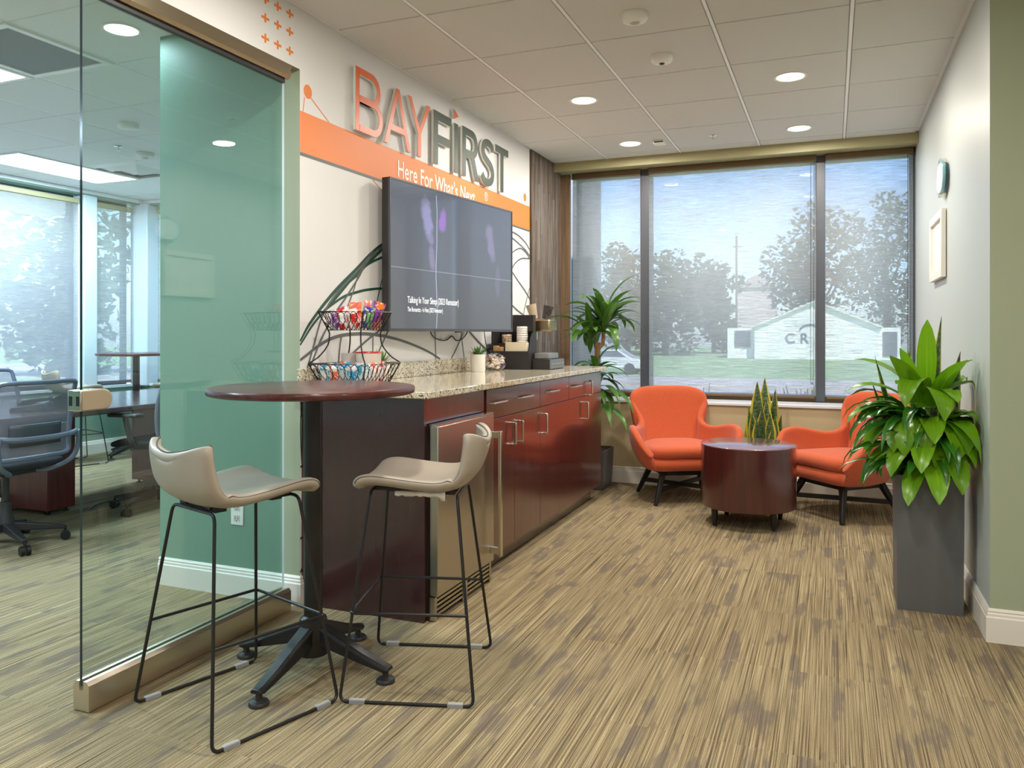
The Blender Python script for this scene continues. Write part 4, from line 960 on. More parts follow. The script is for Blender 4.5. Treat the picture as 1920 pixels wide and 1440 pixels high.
# raised letters: two stacked slabs, coloured face over a pale return
sg = thing('wall_sign', 'raised BAYFIRST letters on the white wall, orange and dark green', 'sign', (XL, 0, 0))
Z0, Z1 = 2.252, 2.572
def poly_letter(polys, mat, name='letter'):
    """polys: convex/concave outlines in wall coordinates (y, z)"""
    b = MB(); b.cur = 1
    for p in polys: b.prism(p, lambda a, z: (.014, a, z), lambda a, z: (.0285, a, z))
    b.cur = 0
    for k, p in enumerate(polys): b.prism(p, lambda a, z: (.0286, a, z), lambda a, z, k=k: (.0300 + .00004 * k, a, z))
    return b.build(name, [mat, M['s_side']], sg, smooth=0)
def stroke(pts, w):
    """outline of a thick polyline with mitred joints"""
    P_ = [Vector(p) for p in pts]; Lf, Rt = [], []
    for i, p in enumerate(P_):
        d0 = (P_[i] - P_[i - 1]).normalized() if i else (P_[1] - P_[0]).normalized(); d1 = (P_[i + 1] - P_[i]).normalized() if i < len(P_) - 1 else d0
        m = (d0 + d1).normalized(); nr = Vector((-m.y, m.x)); k = w / 2 / max(.35, nr.dot(Vector((-d0.y, d0.x))))
        Lf.append(tuple(p + nr * k)); Rt.append(tuple(p - nr * k))
    return [[Lf[i], Lf[i + 1], Rt[i + 1], Rt[i]] for i in range(len(P_) - 1)]
def bowl(y0, yr, zb, zt, w, n=10):
    """closed-side D stroke: from (y0,zt) round to (y0,zb)"""
    r = (zt - zb) / 2 - w / 2; c = (yr - w / 2 - r, (zt + zb) / 2)
    return [(y0, zt - w / 2)] + [(c[0] + r * math.cos(R(90 - 180 * k / n)), c[1] + r * math.sin(R(90 - 180 * k / n))) for k in range(n + 1)] + [(y0, zb + w / 2)]
w = .034
poly_letter([[(3.351, Z0), (3.351 + w, Z0), (3.351 + w, Z1), (3.351, Z1)]] + stroke(bowl(3.386, 3.585, 2.400, Z1, w), w) + stroke(bowl(3.386, 3.606, Z0, 2.434, w), w), M['s_orange'])
poly_letter([[(3.624, Z0), (3.660, Z0), (3.780, Z1), (3.747, Z1)], [(3.868, Z0), (3.904, Z0), (3.781, Z1), (3.748, Z1)], [(3.672, 2.333), (3.858, 2.333), (3.846, 2.366), (3.684, 2.366)]], M['s_orange'])
poly_letter([[(3.876, Z1), (3.914, Z1), (4.026, 2.385), (3.990, 2.385)], [(4.102, Z1), (4.140, Z1), (4.026, 2.385), (3.990, 2.385)], [(3.990, Z0), (4.026, Z0), (4.026, 2.386), (3.990, 2.386)]], M['s_orange'])
w = .056
poly_letter([[(4.182, Z0), (4.182 + w, Z0), (4.182 + w, Z1), (4.182, Z1)], [(4.238, 2.520), (4.420, 2.520), (4.420, Z1), (4.238, Z1)], [(4.238, 2.385), (4.396, 2.385), (4.396, 2.435), (4.238, 2.435)]], M['s_green'])
poly_letter([[(4.461, Z0), (4.514, Z0), (4.514, 2.560), (4.461, 2.560)]], M['s_green'])
poly_letter([[(4.458, 2.584), (4.522, 2.612), (4.458, 2.648)]], M['s_orange'], 'flag')
poly_letter([[(4.578, Z0), (4.578 + .052, Z0), (4.578 + .052, Z1), (4.578, Z1)]] + stroke(bowl(4.63, 4.815, 2.385, Z1, .048), .048) + [[(4.770, Z0), (4.832, Z0), (4.760, 2.400), (4.700, 2.400)]], M['s_green'])
sc = [(5.068, 2.508), (5.045, 2.536), (5.0, 2.549), (4.945, 2.543), (4.908, 2.518), (4.902, 2.478), (4.925, 2.447), (4.975, 2.424), (5.03, 2.400), (5.060, 2.366), (5.060, 2.322), (5.030, 2.288), (4.975, 2.275), (4.920, 2.284), (4.885, 2.318)]
poly_letter(stroke([tuple(p) for p in smoothline(sc, 3)], .050), M['s_green'])
poly_letter([[(5.112, 2.522), (5.352, 2.522), (5.352, Z1), (5.112, Z1)], [(5.205, Z0), (5.260, Z0), (5.260, 2.523), (5.205, 2.523)]], M['s_green'])

# ---- right wall: framed picture, glass plaque
t = thing('picture_frame', 'white framed certificate hanging on the pale right wall', 'picture', (XR, 5.20, 1.735))
b = MB(); hw, hh = .285, .19
b.box(-.028, -.004, -hw, -hw + .045, -hh, hh).box(-.028, -.004, hw - .045, hw, -hh, hh).box(-.028, -.004, -hw + .045, hw - .045, -hh, -hh + .045).box(-.028, -.004, -hw + .045, hw - .045, hh - .045, hh)
b.build('frame', P('frame_white', C(236, 232, 222), .35), t, bevel=.002)
MB().box(-.014, -.006, -hw + .045, hw - .045, -hh + .045, hh - .045).build('mat_board', P('paper', C(240, 240, 234), .12), t, smooth=0)
MB().box(-.004, -.0002, -hw + .05, hw - .05, -hh + .05, hh - .05).build('backing', M['dark'], t, smooth=0)
t = thing('glass_plaque', 'small oval glass plaque with metal clips high on the right wall', 'wall plaque', (XR, 4.94, 2.092))
b = MB(); rows = []
n = 40; ov = [(.150 * math.copysign(abs(math.cos(2 * math.pi * k / n)) ** .8, math.cos(2 * math.pi * k / n)), .092 * math.sin(2 * math.pi * k / n)) for k in range(n)]
b.prism(ov, lambda a, z: (-.032, a, z), lambda a, z: (-.020, a, z)); b.build('glass_disc', P('teal_glass', C(120, 178, 178), .06, spec=.8), t, bevel=.002)
MB().prism([(a * .88, z * .88) for a, z in ov], lambda a, z: (-.0335, a, z), lambda a, z: (-.0322, a, z)).build('face_print', P('plaque_white', C(226, 234, 236), .2), t, smooth=0)
for z in (-.095, .095):
    MB().box(-.038, -.0005, -.018, .018, z - .012, z + .012).build('clip', M['chrome'], t, bevel=.002)

# ================================================================== PLANTS
def leaf(b, base, az, L, wd, el0, droop, seg=8, fold=.25, shape=.45, tip=1.0, twist=0.0, lim=None, pw=.8):
    """one blade: az heading, el0 start pitch, droop = total bend down over its length"""
    p = Vector(base); rows = []; h = Vector((math.cos(az), math.sin(az), 0)); step = L / seg
    for i in range(seg + 1):
        f = i / seg; el = el0 - droop * f ** 1.3
        d = h * math.cos(el) + Vector((0, 0, math.sin(el))); side = Vector((-math.sin(az), math.cos(az), 0)); up = side.cross(d) * -1
        tw = twist * f; side = side * math.cos(tw) + up * math.sin(tw)
        w = wd * (math.sin(math.pi * min(1, (f * (1 - .03) + .03) ** shape)) ** pw if tip else 1) * .5
        w = max(w, wd * .02 if f > .5 else wd * .12)
        rows.append([p - side * w + up * w * fold, p - side * w * .5 + up * w * fold * .35, p, p + side * w * .5 + up * w * fold * .35, p + side * w + up * w * fold])
        p = p + d * step
    if lim: rows = [[lim(q_) for q_ in r_] for r_ in rows]
    b.grid(rows)
def snake_leaf(b, base, az, lean, L, wd, rnd):
    rows = []; h = Vector((math.cos(az), math.sin(az), 0)); tz = rnd.uniform(-.75, .75); s0 = Vector((math.cos(tz), math.sin(tz), 0))
    for i in range(9):
        f = i / 8; p = Vector(base) + h * (lean * L * f ** 1.3) + Vector((0, 0, L * f)); tw = .5 * f
        s = (s0 * math.cos(tw) + Vector((-s0.y, s0.x, 0)) * math.sin(tw)); nrm = Vector((-s.y, s.x, 0))
        w = wd * .5 * (.62 + .5 * math.sin(math.pi * min(1, f * .75 + .08))) * (1 if f < .6 else max(.02, 1 - ((f - .6) / .4) ** 1.6))
        rows.append([p + s * (w * u) + nrm * (w * .35 * u * u) for u in (-1, -.5, 0, .5, 1)])
    b.grid(rows)
M['lime'] = leafmat('lime_leaf', C(104, 160, 22), C(142, 192, 40), trans=.3, rough=.28)
M['deep'] = leafmat('deep_leaf', C(40, 98, 26), C(72, 132, 40), trans=.18, rough=.25)
M['draca'] = leafmat('dracaena_leaf', C(52, 104, 38), C(118, 156, 68), trans=.2, rough=.3)
M['snake'] = leafmat('snake_leaf', C(44, 72, 42), C(196, 186, 62), 'snake', trans=.08, rough=.35)
# tall planter by the right wall; blades that reach the wall lie along it
rl = random.Random(77)
def by_wall(p): return Vector((p[0] if p[0] < .150 else .150 + (.026 * (1 - math.exp(-(p[0] - .150) / .05))), p[1], p[2]))
t = thing('planter', 'tall graphite square planter with bright green mixed foliage against the right wall', 'potted plant', (.400, 4.037, 0))
H = .60; q = .1335
b = MB(); b.hexa([(-q + .004, -q + .004, 0), (q - .004, -q + .004, 0), (q - .004, q - .004, 0), (-q + .004, q - .004, 0)], [(-q, -q, H), (q, -q, H), (q, q, H), (-q, q, H)])
del b.f[1]; del b.m[1]
iw = q - .018; b.add([(-q, -q, H), (q, -q, H), (q, q, H), (-q, q, H), (-iw, -iw, H), (iw, -iw, H), (iw, iw, H), (-iw, iw, H), (-iw, -iw, H - .06), (iw, -iw, H - .06), (iw, iw, H - .06), (-iw, iw, H - .06)],
      [(0, 1, 5, 4), (1, 2, 6, 5), (2, 3, 7, 6), (3, 0, 4, 7), (4, 5, 9, 8), (5, 6, 10, 9), (6, 7, 11, 10), (7, 4, 8, 11)])
b.build('pot', M['planter'], t, smooth=0)
MB().box(-iw, iw, -iw, iw, H - .10, H - .045).build('soil', M['soil'], t, smooth=0)
rnd = random.Random(11)
b = MB(); sb = MB()
# broad lime dracaena heads: stems rise, leaves stand in the centre and drape outside
LIME = [(-95, .40, .085, 74, 20), (-60, .34, .075, 60, 40), (-130, .36, .085, 62, 40), (170, .36, .07, 55, 60), (20, .32, .07, 50, 100), (80, .36, .07, 70, 30), (-20, .34, .08, 40, 130), (-100, .34, .078, 30, 160),
        (-70, .36, .080, 22, 150), (-120, .33, .085, 10, 130), (-150, .36, .08, 18, 130), (-45, .34, .08, 12, 140), (-85, .30, .085, -5, 105), (-165, .36, .08, 28, 100), (150, .38, .08, 30, 90), (-110, .36, .085, 45, 150), (-78, .40, .085, 55, 175), (0, .32, .075, 35, 160), (45, .30, .07, 30, 120), (110, .34, .07, 45, 80), (-140, .30, .08, 78, 25), (-30, .30, .085, 66, 70), (-95, .34, .09, 36, 120), (-60, .34, .085, 30, 140), (-128, .32, .085, 26, 140), (-15, .32, .08, 22, 120), (-75, .30, .085, 50, 110), (-175, .33, .08, 42, 80), (-48, .42, .085, 40, 120), (-62, .44, .09, 20, 110), (-35, .40, .08, 30, 130), (-52, .38, .085, 5, 100), (-25, .34, .08, 60, 110)]
for k, (az, L, wd, el, dr) in enumerate(LIME):
    hz = .22 + .10 * (el > 40); off = .03 + .03 * rnd.random(); a = R(az + rnd.uniform(-6, 6))
    leaf(b, (math.cos(a) * off - .005, math.sin(a) * off - .02, H + hz + rnd.uniform(-.03, .04)), a, L * .92, wd * (1.3 if el < 70 else .95), R(el), R(dr), fold=.2, shape=.86, pw=.62, twist=rnd.uniform(-.25, .25), lim=by_wall)
LOW = [(-100, .36, .088, 5, 92), (-70, .38, .085, 0, 95), (-125, .34, .085, 2, 90), (-88, .40, .09, 8, 100), (-55, .34, .085, 5, 95), (-150, .32, .075, 10, 95), (-40, .30, .07, 0, 90), (-112, .32, .07, -10, 75)]
for k, (az, L, wd, el, dr) in enumerate(LOW):
    a = R(az); hz = (.13, .08, .10, .02, .15, .07, .06, .0)[k]
    leaf(b, (math.cos(a) * .06, math.sin(a) * .06 - .03, H + hz + .05), a, L * .86, wd * 1.22, R(el), R(dr), fold=.18, shape=.86, pw=.62, twist=rnd.uniform(-.2, .2), lim=by_wall)
b.build('lime_foliage', M['lime'], t, smooth=60)
for x, y, h in ((0, -.02, .30), (-.03, .02, .24), (.03, -.03, .22)): sb.tube([(x, y, H - .05), (x * 1.2, y - .005, H + h)], .012, 8)
sb.build('stems', P('green_stem', C(120, 130, 70), .7), t)
b = MB()
for k in range(104):      # fine dark peace-lily leaves, fullest on the window-and-left side
    az = rnd.uniform(95, 285) if k < 84 else rnd.uniform(-60, 95); a = R(az); st = rnd.uniform(.03, .12); z = H + rnd.uniform(.0, .26)
    L = rnd.uniform(.20, .36) if az > 90 else rnd.uniform(.14, .2)
    leaf(b, (math.cos(a) * st, math.sin(a) * st, z), a, L, rnd.uniform(.042, .066), R(rnd.uniform(5, 50)), R(rnd.uniform(55, 135)), seg=7, fold=.3, shape=.6, twist=rnd.uniform(-.5, .5), lim=by_wall)
b.build('dark_foliage', M['deep'], t, smooth=60)
b = MB()
for x, y, az, lean, L, wd in ((.02, .05, -60, .10, .76, .055), (-.02, .06, 170, .08, .62, .045), (.085, .03, 20, .10, .60, .085), (-.09, .03, 190, .22, .58, .035), (.06, .07, 80, .05, .54, .03), (-.10, .05, 200, .30, .46, .03), (.10, -.02, 0, .06, .46, .05)):
    snake_leaf(b, (x, y, H - .05), R(az), lean, L, wd, rnd)
b.build('snake_foliage', M['snake'], t, smooth=60)

# dracaena by the window behind the cabinet
def in_corner(p): return Vector((max(p[0], -.412), min(p[1], .24 if p[2] < .72 else .48), p[2]))
t = thing('dracaena_plant', 'leafy dracaena in a low dark pot in the corner behind the counter', 'potted plant', (-1.80, 6.12, 0))
b = MB(); q = .15; H = .31
b.hexa([(-q * .9, -q * .9, 0), (q * .9, -q * .9, 0), (q * .9, q * .9, 0), (-q * .9, q * .9, 0)], [(-q, -q, H), (q, -q, H), (q, q, H), (-q, q, H)]); b.build('pot', M['planter'], t, bevel=.004)
MB().box(-q + .012, q - .012, -q + .012, q - .012, H - .01, H + .004).build('soil', M['soil'], t, smooth=0)
b = MB().tube(smoothline([(0, 0, H - .02), (.03, 0, .65), (.05, .0, .95), (.055, 0, 1.16)], 4), [.03] * 5 + [.027] * 4 + [.022] * 4, 10).tube([(.05, 0, 1.10), (.10, .0, 1.15), (.105, 0, 1.28)], .016, 8)
b.build('trunk', P('cane', C(150, 112, 76), .8, bump=(50, .8, (1, 1, 3)), var=(30, .2)), t)
b = MB(); rnd = random.Random(5)
for (bx, by, bz, n, L0) in ((.105, 0, 1.31, 36, .42), (.0, -.02, 1.22, 16, .36), (.055, -.03, .93, 15, .30), (.05, -.03, .82, 12, .34)):
    for k in range(n):
        a = R(k * 137.5 + rnd.uniform(-20, 20)); el = rnd.uniform(0, 70) if bz > 1 else rnd.uniform(-5, 50)
        if k < n // 4: el = rnd.uniform(55, 85)
        L = L0 * rnd.uniform(.7, 1.1)
        if math.sin(a) > .3: L *= .75
        if bz < 1 and math.cos(a) < .1 and math.sin(a) < .2: L *= .7
        leaf(b, (bx + math.cos(a) * .012, by + math.sin(a) * .012, bz + rnd.uniform(-.06, .06)), a, L, rnd.uniform(.055, .078), R(el), R(rnd.uniform(60, 125)), seg=8, fold=.2, shape=.78, pw=.7, twist=rnd.uniform(-.5, .5), lim=in_corner)
for az, L, z in ((-40, .38, .80), (-20, .42, .76), (-70, .34, .70), (-55, .40, .66), (-30, .40, .62)):
    leaf(b, (.06, -.03, z), R(az), L, .075, R(15), R(100), seg=9, fold=.2, shape=.62, twist=rnd.uniform(-.4, .4), lim=in_corner)
b.build('foliage', M['draca'], t, smooth=60)

# snake plant between the armchairs
t = thing('snake_plant', 'variegated snake plant in a dark pot behind the drum coffee table', 'potted plant', (-.475, 6.12, 0))
MB().lathe([(.001, 0), (.10, 0), (.125, .26), (.128, .30), (.118, .30), (.115, .27), (.001, .27)], n=36, caps=False).build('pot', M['planter'], t)
MB().lathe([(.001, .272), (.1145, .272)], n=24, caps=False).build('soil', M['soil'], t)
b = MB(); rnd = random.Random(9)
for x, y, az, lean, L, wd in ((-.03, .02, 180, .02, .57, .075), (.01, .03, 90, .03, .60, .07), (.055, .02, 20, .06, .52, .05), (-.06, -.02, 200, .10, .40, .055), (.07, -.02, -20, .06, .34, .05), (.0, -.05, -90, .03, .40, .06), (-.03, -.06, 240, .05, .33, .055), (.045, -.06, -60, .06, .36, .06), (-.08, .0, 190, .10, .30, .05), (.08, .02, 10, .14, .34, .05), (.02, -.02, -30, .02, .46, .06), (-.05, -.04, 220, .08, .36, .05), (.06, -.05, -45, .10, .28, .045), (-.015, .05, 100, .05, .44, .05)):
    snake_leaf(b, (x, y, .27), R(az), lean, L * 1.06, wd * 1.35, rnd)
b.build('foliage', M['snake'], t, smooth=60)

# ================================================================== ON THE COUNTER
GTOP = .9852
wire = M['black']; WI = P('bronze_wire', C(50, 42, 40), .45, metal=.5)
bx, by = -2.045, 3.105
t = thing('basket_stand', 'two-tier dark wire snack basket on the near end of the granite counter', 'basket', (bx, by, GTOP))
def tier(z0, z1, h0, h1, name, nl):
    tr = MB()
    def sq(h, z): return [(-h, -h, z), (h, -h, z), (h, h, z), (-h, h, z)]
    tr.tube(sq(h1, z1), .0042, 6, closed=True).tube(sq(h0, z0), .0030, 6, closed=True)
    for s in range(9): tr.tube([(-h0 + 2 * h0 * s / 8, -h0, z0), (-h0 + 2 * h0 * s / 8, h0, z0)], .0011, 4)
    o = tr.build(name, WI, t)
    m = MB(); dz = z1 - z0
    for side in range(4):
        c, s_ = math.cos(R(90 * side)), math.sin(R(90 * side))
        def pt(u, f):
            h = h0 + (h1 - h0) * f; x, y = u * h, -h; return (x * c - y * s_, x * s_ + y * c, z0 + dz * f)
        for k in range(nl):
            u0 = -1 + 2 * (k + .5) / nl; wv = 2 / nl
            for sg_ in (-1, 1):
                m.tube([pt(max(-1, min(1, u0 + sg_ * wv * du)), f) for du, f in ((0, 1.0), (.42, .90), (.62, .72), (.5, .52), (0, .28), (-.5, .0))], .0017, 4)
    m.build('wire_loops', WI, o); return o
t1 = tier(.004, .108, .108, .150, 'lower_tier', 8); t2 = tier(.262, .345, .088, .120, 'upper_tier', 7)
for sx, sy in ((1, -1), (-1, -1), (1, 1), (-1, 1)):
    MB().tube([Vector(p) for p in ((sx * .108, sy * .108, .0045), (sx * .150, sy * .150, .108))] + smoothline([(sx * .150, sy * .150, .110), (sx * .118, sy * .118, .14), (sx * .090, sy * .090, .19), (sx * .084, sy * .084, .235), (sx * .088, sy * .088, .262), (sx * .120, sy * .120, .345)], 5), .0034, 6).build('upright', WI, t)
def packet(w, h, th, mats, wob, seedk):
    """puffed foil packet standing on its short edge; second material = printed panel"""
    r_ = random.Random(seedk); b = MB(); n, m_ = 7, 9; front, back = [], []
    for j in range(m_):
        v = j / (m_ - 1); fr, bk = [], []
        for i in range(n):
            u = i / (n - 1); puff = (math.sin(math.pi * u) * math.sin(math.pi * v)) ** .6 * th / 2 + .0006
            x = (u - .5) * w * (1 - .06 * math.sin(math.pi * v)); z = v * h; j_ = r_.uniform(-1, 1) * wob
            fr.append((x, -puff - j_ * puff, z)); bk.append((x, puff + j_ * puff, z))
        front.append(fr); back.append(bk)
    for rows, flip in ((front, 0), (back, 1)):
        o = len(b.v); b.v += [p for r in rows for p in r]
        for j in range(m_ - 1):
            for i in range(n - 1):
                q_ = [o + j * n + i, o + j * n + i + 1, o + (j + 1) * n + i + 1, o + (j + 1) * n + i]; b.f.append(q_[::-1] if flip else q_); b.m.append(1 if 2 <= j <= 5 and 1 <= i <= 4 else 0)
    return b
FC = {k: C(*v) for k, v in dict(red=(206, 40, 44), purple=(130, 56, 150), blue=(58, 66, 168), orange=(238, 126, 40), green=(120, 176, 110), white=(232, 230, 228), sky=(56, 154, 196), coral=(236, 108, 82), silver=(196, 192, 196), pale=(236, 214, 208)).items()}
PAL = {'red': P('foil_red', FC['red'], .3)}
def foil2(c1, c2):
    k_ = 'foil_%s_%s' % (c1, c2)
    if k_ in D.materials: return D.materials[k_]
    m, nt, b_, o_ = newmat(k_); v = coord(nt)
    f = ramp(nt, noise_n(nt, v, 26, 2, (1, 1, .55)), [(.49, (0, 0, 0, 1)), (.53, (1, 1, 1, 1))]); w_ = ramp(nt, noise_n(nt, v, 70, 3), [(.60, (0, 0, 0, 1)), (.63, (1, 1, 1, 1))])
    c = mixc(nt, f.outputs[0], FC[c1], FC[c2]); c = mixc(nt, w_.outputs[0], c, C(238, 226, 214)); nt.links.new(c, b_.inputs['Base Color']); b_.inputs['Roughness'].default_value = .28
    return m
UP = [(-.055, -.060, .062, .095, 'silver', 'purple', -.25), (-.005, -.062, .060, .100, 'red', 'white', -.2), (.048, -.058, .058, .092, 'pale', 'red', -.15), (.062, -.005, .06, .100, 'blue', 'green', .1), (.060, .052, .062, .128, 'orange', 'purple', .15), (-.052, -.005, .060, .105, 'purple', 'silver', -.1),
      (.005, .0, .060, .122, 'coral', 'orange', .05), (-.03, .055, .060, .118, 'orange', 'coral', 0), (.020, .060, .056, .135, 'coral', 'white', .1), (-.062, .056, .05, .100, 'white', 'red', -.1)]
side = ['at the near left corner', 'front middle', 'at the near right corner', 'against the right side', 'at the far right corner', 'against the left side', 'in the centre', 'at the back middle', 'sticking up highest at the back', 'at the far left corner']
for k, (x, y, w, h, c1, c2, ln) in enumerate(UP):
    o = packet(w, h, .026, None, .25, k).build('snack_packet', [foil2(c1, c2), foil2(c2, c1)], loc=(bx + x, by + y, GTOP + .269), rot=(ln * .5, ln + .12 * math.sin(k * 5.1), (.9 if x > .04 else .0) + .35 * math.sin(k * 2.3)), smooth=60)
    tag(o, '%s and %s snack packet, upper basket tier, %s' % (c1.replace('sky', 'light blue'), c2.replace('sky', 'light blue'), side[k]), 'snack packet', 'snack packets in the upper basket tier')
LO = [(-.095, -.085, .085, .095, 'sky', 'white', 0), (-.045, -.088, .085, .092, 'white', 'coral', 0), (.005, -.090, .085, .098, 'sky', 'silver', 0), (.060, -.088, .085, .096, 'white', 'sky', 0), (.088, -.040, .085, .098, 'sky', 'white', 1.5), (.090, .015, .085, .104, 'coral', 'white', 1.5), (.088, .072, .085, .108, 'red', 'white', 1.5), (-.08, -.02, .085, .10, 'sky', 'white', .2), (-.02, -.03, .085, .108, 'sky', 'coral', .1), (.035, -.02, .085, .104, 'white', 'red', .3)]
side2 = ['at the near left corner', 'front row, second from the left', 'front row, third from the left', 'at the near right corner', 'right side, nearest', 'right side, middle', 'right side, farthest', 'second row on the left', 'second row in the middle', 'second row on the right']
for k, (x, y, w, h, c1, c2, a) in enumerate(LO):
    o = packet(w, h, .024, None, .3, 40 + k).build('snack_packet', [foil2(c1, c2), foil2(c2, c1)], loc=(bx + x, by + y, GTOP + .009), rot=(.18 if a < 1 else .0, .12 * math.sin(k), a), smooth=60)
    tag(o, '%s and %s snack packet, lower basket tier, %s' % (c1.replace('sky', 'light blue'), c2.replace('sky', 'light blue'), side2[k]), 'snack packet', 'snack packets in the lower basket tier')
t = thing('snack_tub', 'white round tub with a red rim standing in the lower basket tier', 'tub', (bx + .040, by + .050, GTOP + .007))
MB().lathe([(.001, 0), (.050, 0), (.060, .150), (.056, .150), (.047, .012), (.001, .012)], n=32, caps=False).build('tub_body', P('tub_paper', C(226, 214, 202), .5), t)
MB().tube([(.059 * math.cos(R(15 * k)), .059 * math.sin(R(15 * k)), .151) for k in range(24)], .0035, 6, closed=True).build('rim', PAL['red'], t)
t = thing('snack_tub', 'smaller pale tub behind the red-rimmed tub in the lower basket tier', 'tub', (bx - .066, by + .058, GTOP + .007))
MB().lathe([(.001, 0), (.036, 0), (.044, .146), (.040, .146), (.033, .012), (.001, .012)], n=32, caps=False).build('tub_body', P('tub_pink', C(232, 222, 214), .5), t)
def succulent(lab, x, y, r, h, seed, pale=False):
    t = thing('succulent_pot', lab, 'potted plant', (x, y, GTOP)); rnd = random.Random(seed)
    MB().lathe([(.001, 0), (r * .94, 0), (r, .008), (r, h), (r * .92, h), (r * .90, h - .012), (.001, h - .012)], n=36, caps=False).build('pot', P('ceramic_white', C(238, 236, 228), .35), t)
    b = MB()
    for k in range(34):
        a = R(k * 137.5); el = R(80 - 62 * k / 34 + rnd.uniform(-6, 6)); leaf(b, (math.cos(a) * .006, math.sin(a) * .006, h - .012), a, r * rnd.uniform(1.25, 1.75), r * .26, el, R(-12), seg=5, fold=.5, shape=.42)
    b.build('spiky_leaves', leafmat('succulent_leaf', C(70, 132, 50), C(128, 176, 84), trans=.1, rough=.45), t, smooth=60)
    b = MB()
    for k in range(12):
        a = R(150 + k * 9 + rnd.uniform(-8, 8)); leaf(b, (math.cos(a) * r * .35, math.sin(a) * r * .35, h - .012), a, r * .8, r * .3, R(rnd.uniform(40, 75)), R(10), seg=4, fold=.4, shape=.5)
    b.build('red_leaves', leafmat('succulent_red', C(168, 62, 48), C(196, 104, 70), trans=.1, rough=.5), t, smooth=60)
succulent('small white pot with a green succulent beside the bag of candies', -2.115, 4.62, .048, .112, 1)
succulent('green succulent in a white pot partly behind the wire basket', -2.12, 3.45, .048, .105, 2)
# clear bag of candies: lumpy film with wrapped sweets inside
bagx, bagy = -2.10, 4.86
t = thing('candy_bag', 'clear plastic bag of wrapped candies lying beside the white succulent pot', 'bag', (bagx, bagy, GTOP))
b = MB(); rows = []; rnd = random.Random(4)
for i in range(9):
    f = i / 8; r = .075 * math.sin(math.pi * (f * .92 + .06)) ** .55; y = -.10 + .21 * f
    rows.append([((r * 1.0) * math.cos(2 * math.pi * j / 18) * rnd.uniform(.93, 1.04), y, max(.0015, .052 + r * .9 * math.sin(2 * math.pi * j / 18) * rnd.uniform(.9, 1.05))) for j in range(18)])
b.grid(rows, close_u=True, uv=False); b.build('film', glass('bag_film', (.93, .92, .92, 1), 2.2), t, smooth=25)
cand = [P('candy_a', C(236, 220, 206), .4), P('candy_b', C(222, 178, 156), .4), P('candy_c', C(70, 66, 130), .4), P('candy_d', C(240, 232, 226), .4)]
k = 0
for i in range(34):
    f = rnd.random(); r = .058 * math.sin(math.pi * (f * .8 + .1)) ** .6; a = rnd.uniform(0, 6.28); rr = r * rnd.random() ** .5
    x, y, z = rr * math.cos(a), -.085 + .17 * f, .052 + rr * .8 * math.sin(a)
    o = MB().lathe([(.001, -.011), (.010, -.007), (.012, 0), (.010, .007), (.001, .011)], n=10).tube([(0, 0, .009), (0, 0, .020)], [.003, .007], 6).tube([(0, 0, -.009), (0, 0, -.020)], [.003, .007], 6).build('candy', cand[(0, 0, 3, 1, 0, 3, 0, 3, 2, 0, 3, 1)[i % 12]], loc=(bagx + x, bagy + y, GTOP + max(.016, z)), rot=(rnd.uniform(0, 3), rnd.uniform(0, 3), 0))
    tag(o, 'wrapped candy inside the clear plastic bag on the counter', 'candy', 'wrapped candies in the clear bag')
# dark coffee organiser
ox, oy = -2.05, 5.10
t = thing('coffee_organizer', 'dark coffee organizer box holding cups and napkins on the counter', 'organizer', (ox, oy, GTOP))
MB().box(-.14, .14, -.10, -.092, 0, .125).build('front_panel', M['dark'], t, smooth=0)
b = MB().box(-.14, .14, .045, .052, 0, .26).box(-.14, -.132, -.092, .045, 0, .26).box(-.132, .14, -.092, .045, 0, .006)
b.box(-.132, .132, -.048, -.044, .006, .18); b.build('back_walls', M['dark'], t, smooth=0)
b = MB().prism([(-.092, .0062), (.045, .0062), (.045, .26), (.0, .26), (-.055, .21), (-.092, .125)], lambda a, z: (.132, a, z), lambda a, z: (.14, a, z)); b.build('side_panel', M['dark'], t, smooth=0)
MB().box(-.06, .0, .0, .052, .262, .335).box(.0005, .135, .0, .052, .262, .375).build('tall_compartment', M['dark'], t, smooth=0)
def stack(name, lab, x, y, r, h, mat, n, z=.006):
    t2 = thing(name, lab, 'cup stack' if 'cup' in name else 'stick bundle', (ox + x, oy + y, GTOP + z)); 
    prof = [(.001, 0), (r * .72, 0)]
    for k in range(n):
        z0 = h * .35 + k * (h * .65) / n; prof += [(r * .94, z0), (r, z0 + .002), (r, z0 + .006), (r * .93, z0 + .0075)]
    prof += [(r * .9, h), (r * .85, h - .01), (.001, h - .03)]
    MB().lathe(prof, n=28, caps=False).build('cups', mat, t2); return t2
stack('cup_stack', 'stack of plain white paper cups in the dark organizer', .055, -.002, .040, .290, P('paper_white', C(236, 230, 226), .6), 12)
stack('cup_stack', 'stack of speckled brown paper cups at the back of the organizer', -.060, -.002, .036, .235, P('paper_speckle', C(206, 186, 158), .6, var=(70, .5)), 10)
for k, (x, y) in enumerate(((-.112, -.07), (-.078, -.07))):
    t2 = thing('sugar_packets', ('kraft paper sugar packets at the left end of the organizer', 'kraft paper packets beside the speckled cups')[k], 'packets', (ox + x, oy + y, GTOP + .0065))
    MB().box(-.016, .016, -.02, .02, 0, .155 - .008 * k).build('paper', P('kraft', C(196, 156, 104), .8), t2, bevel=.003)
t2 = thing('napkin_stack', 'stack of cream napkins standing in the front of the organizer', 'napkins', (ox + .045, oy - .070, GTOP + .0065))
b = MB()
for k in range(9): b.box(-.082, .078, -.018 + k * .0042, -.0145 + k * .0042, 0, .180 - .003 * (k % 3))
b.build('napkins', P('napkin_cream', C(236, 224, 196), .85), t2, bevel=.001)
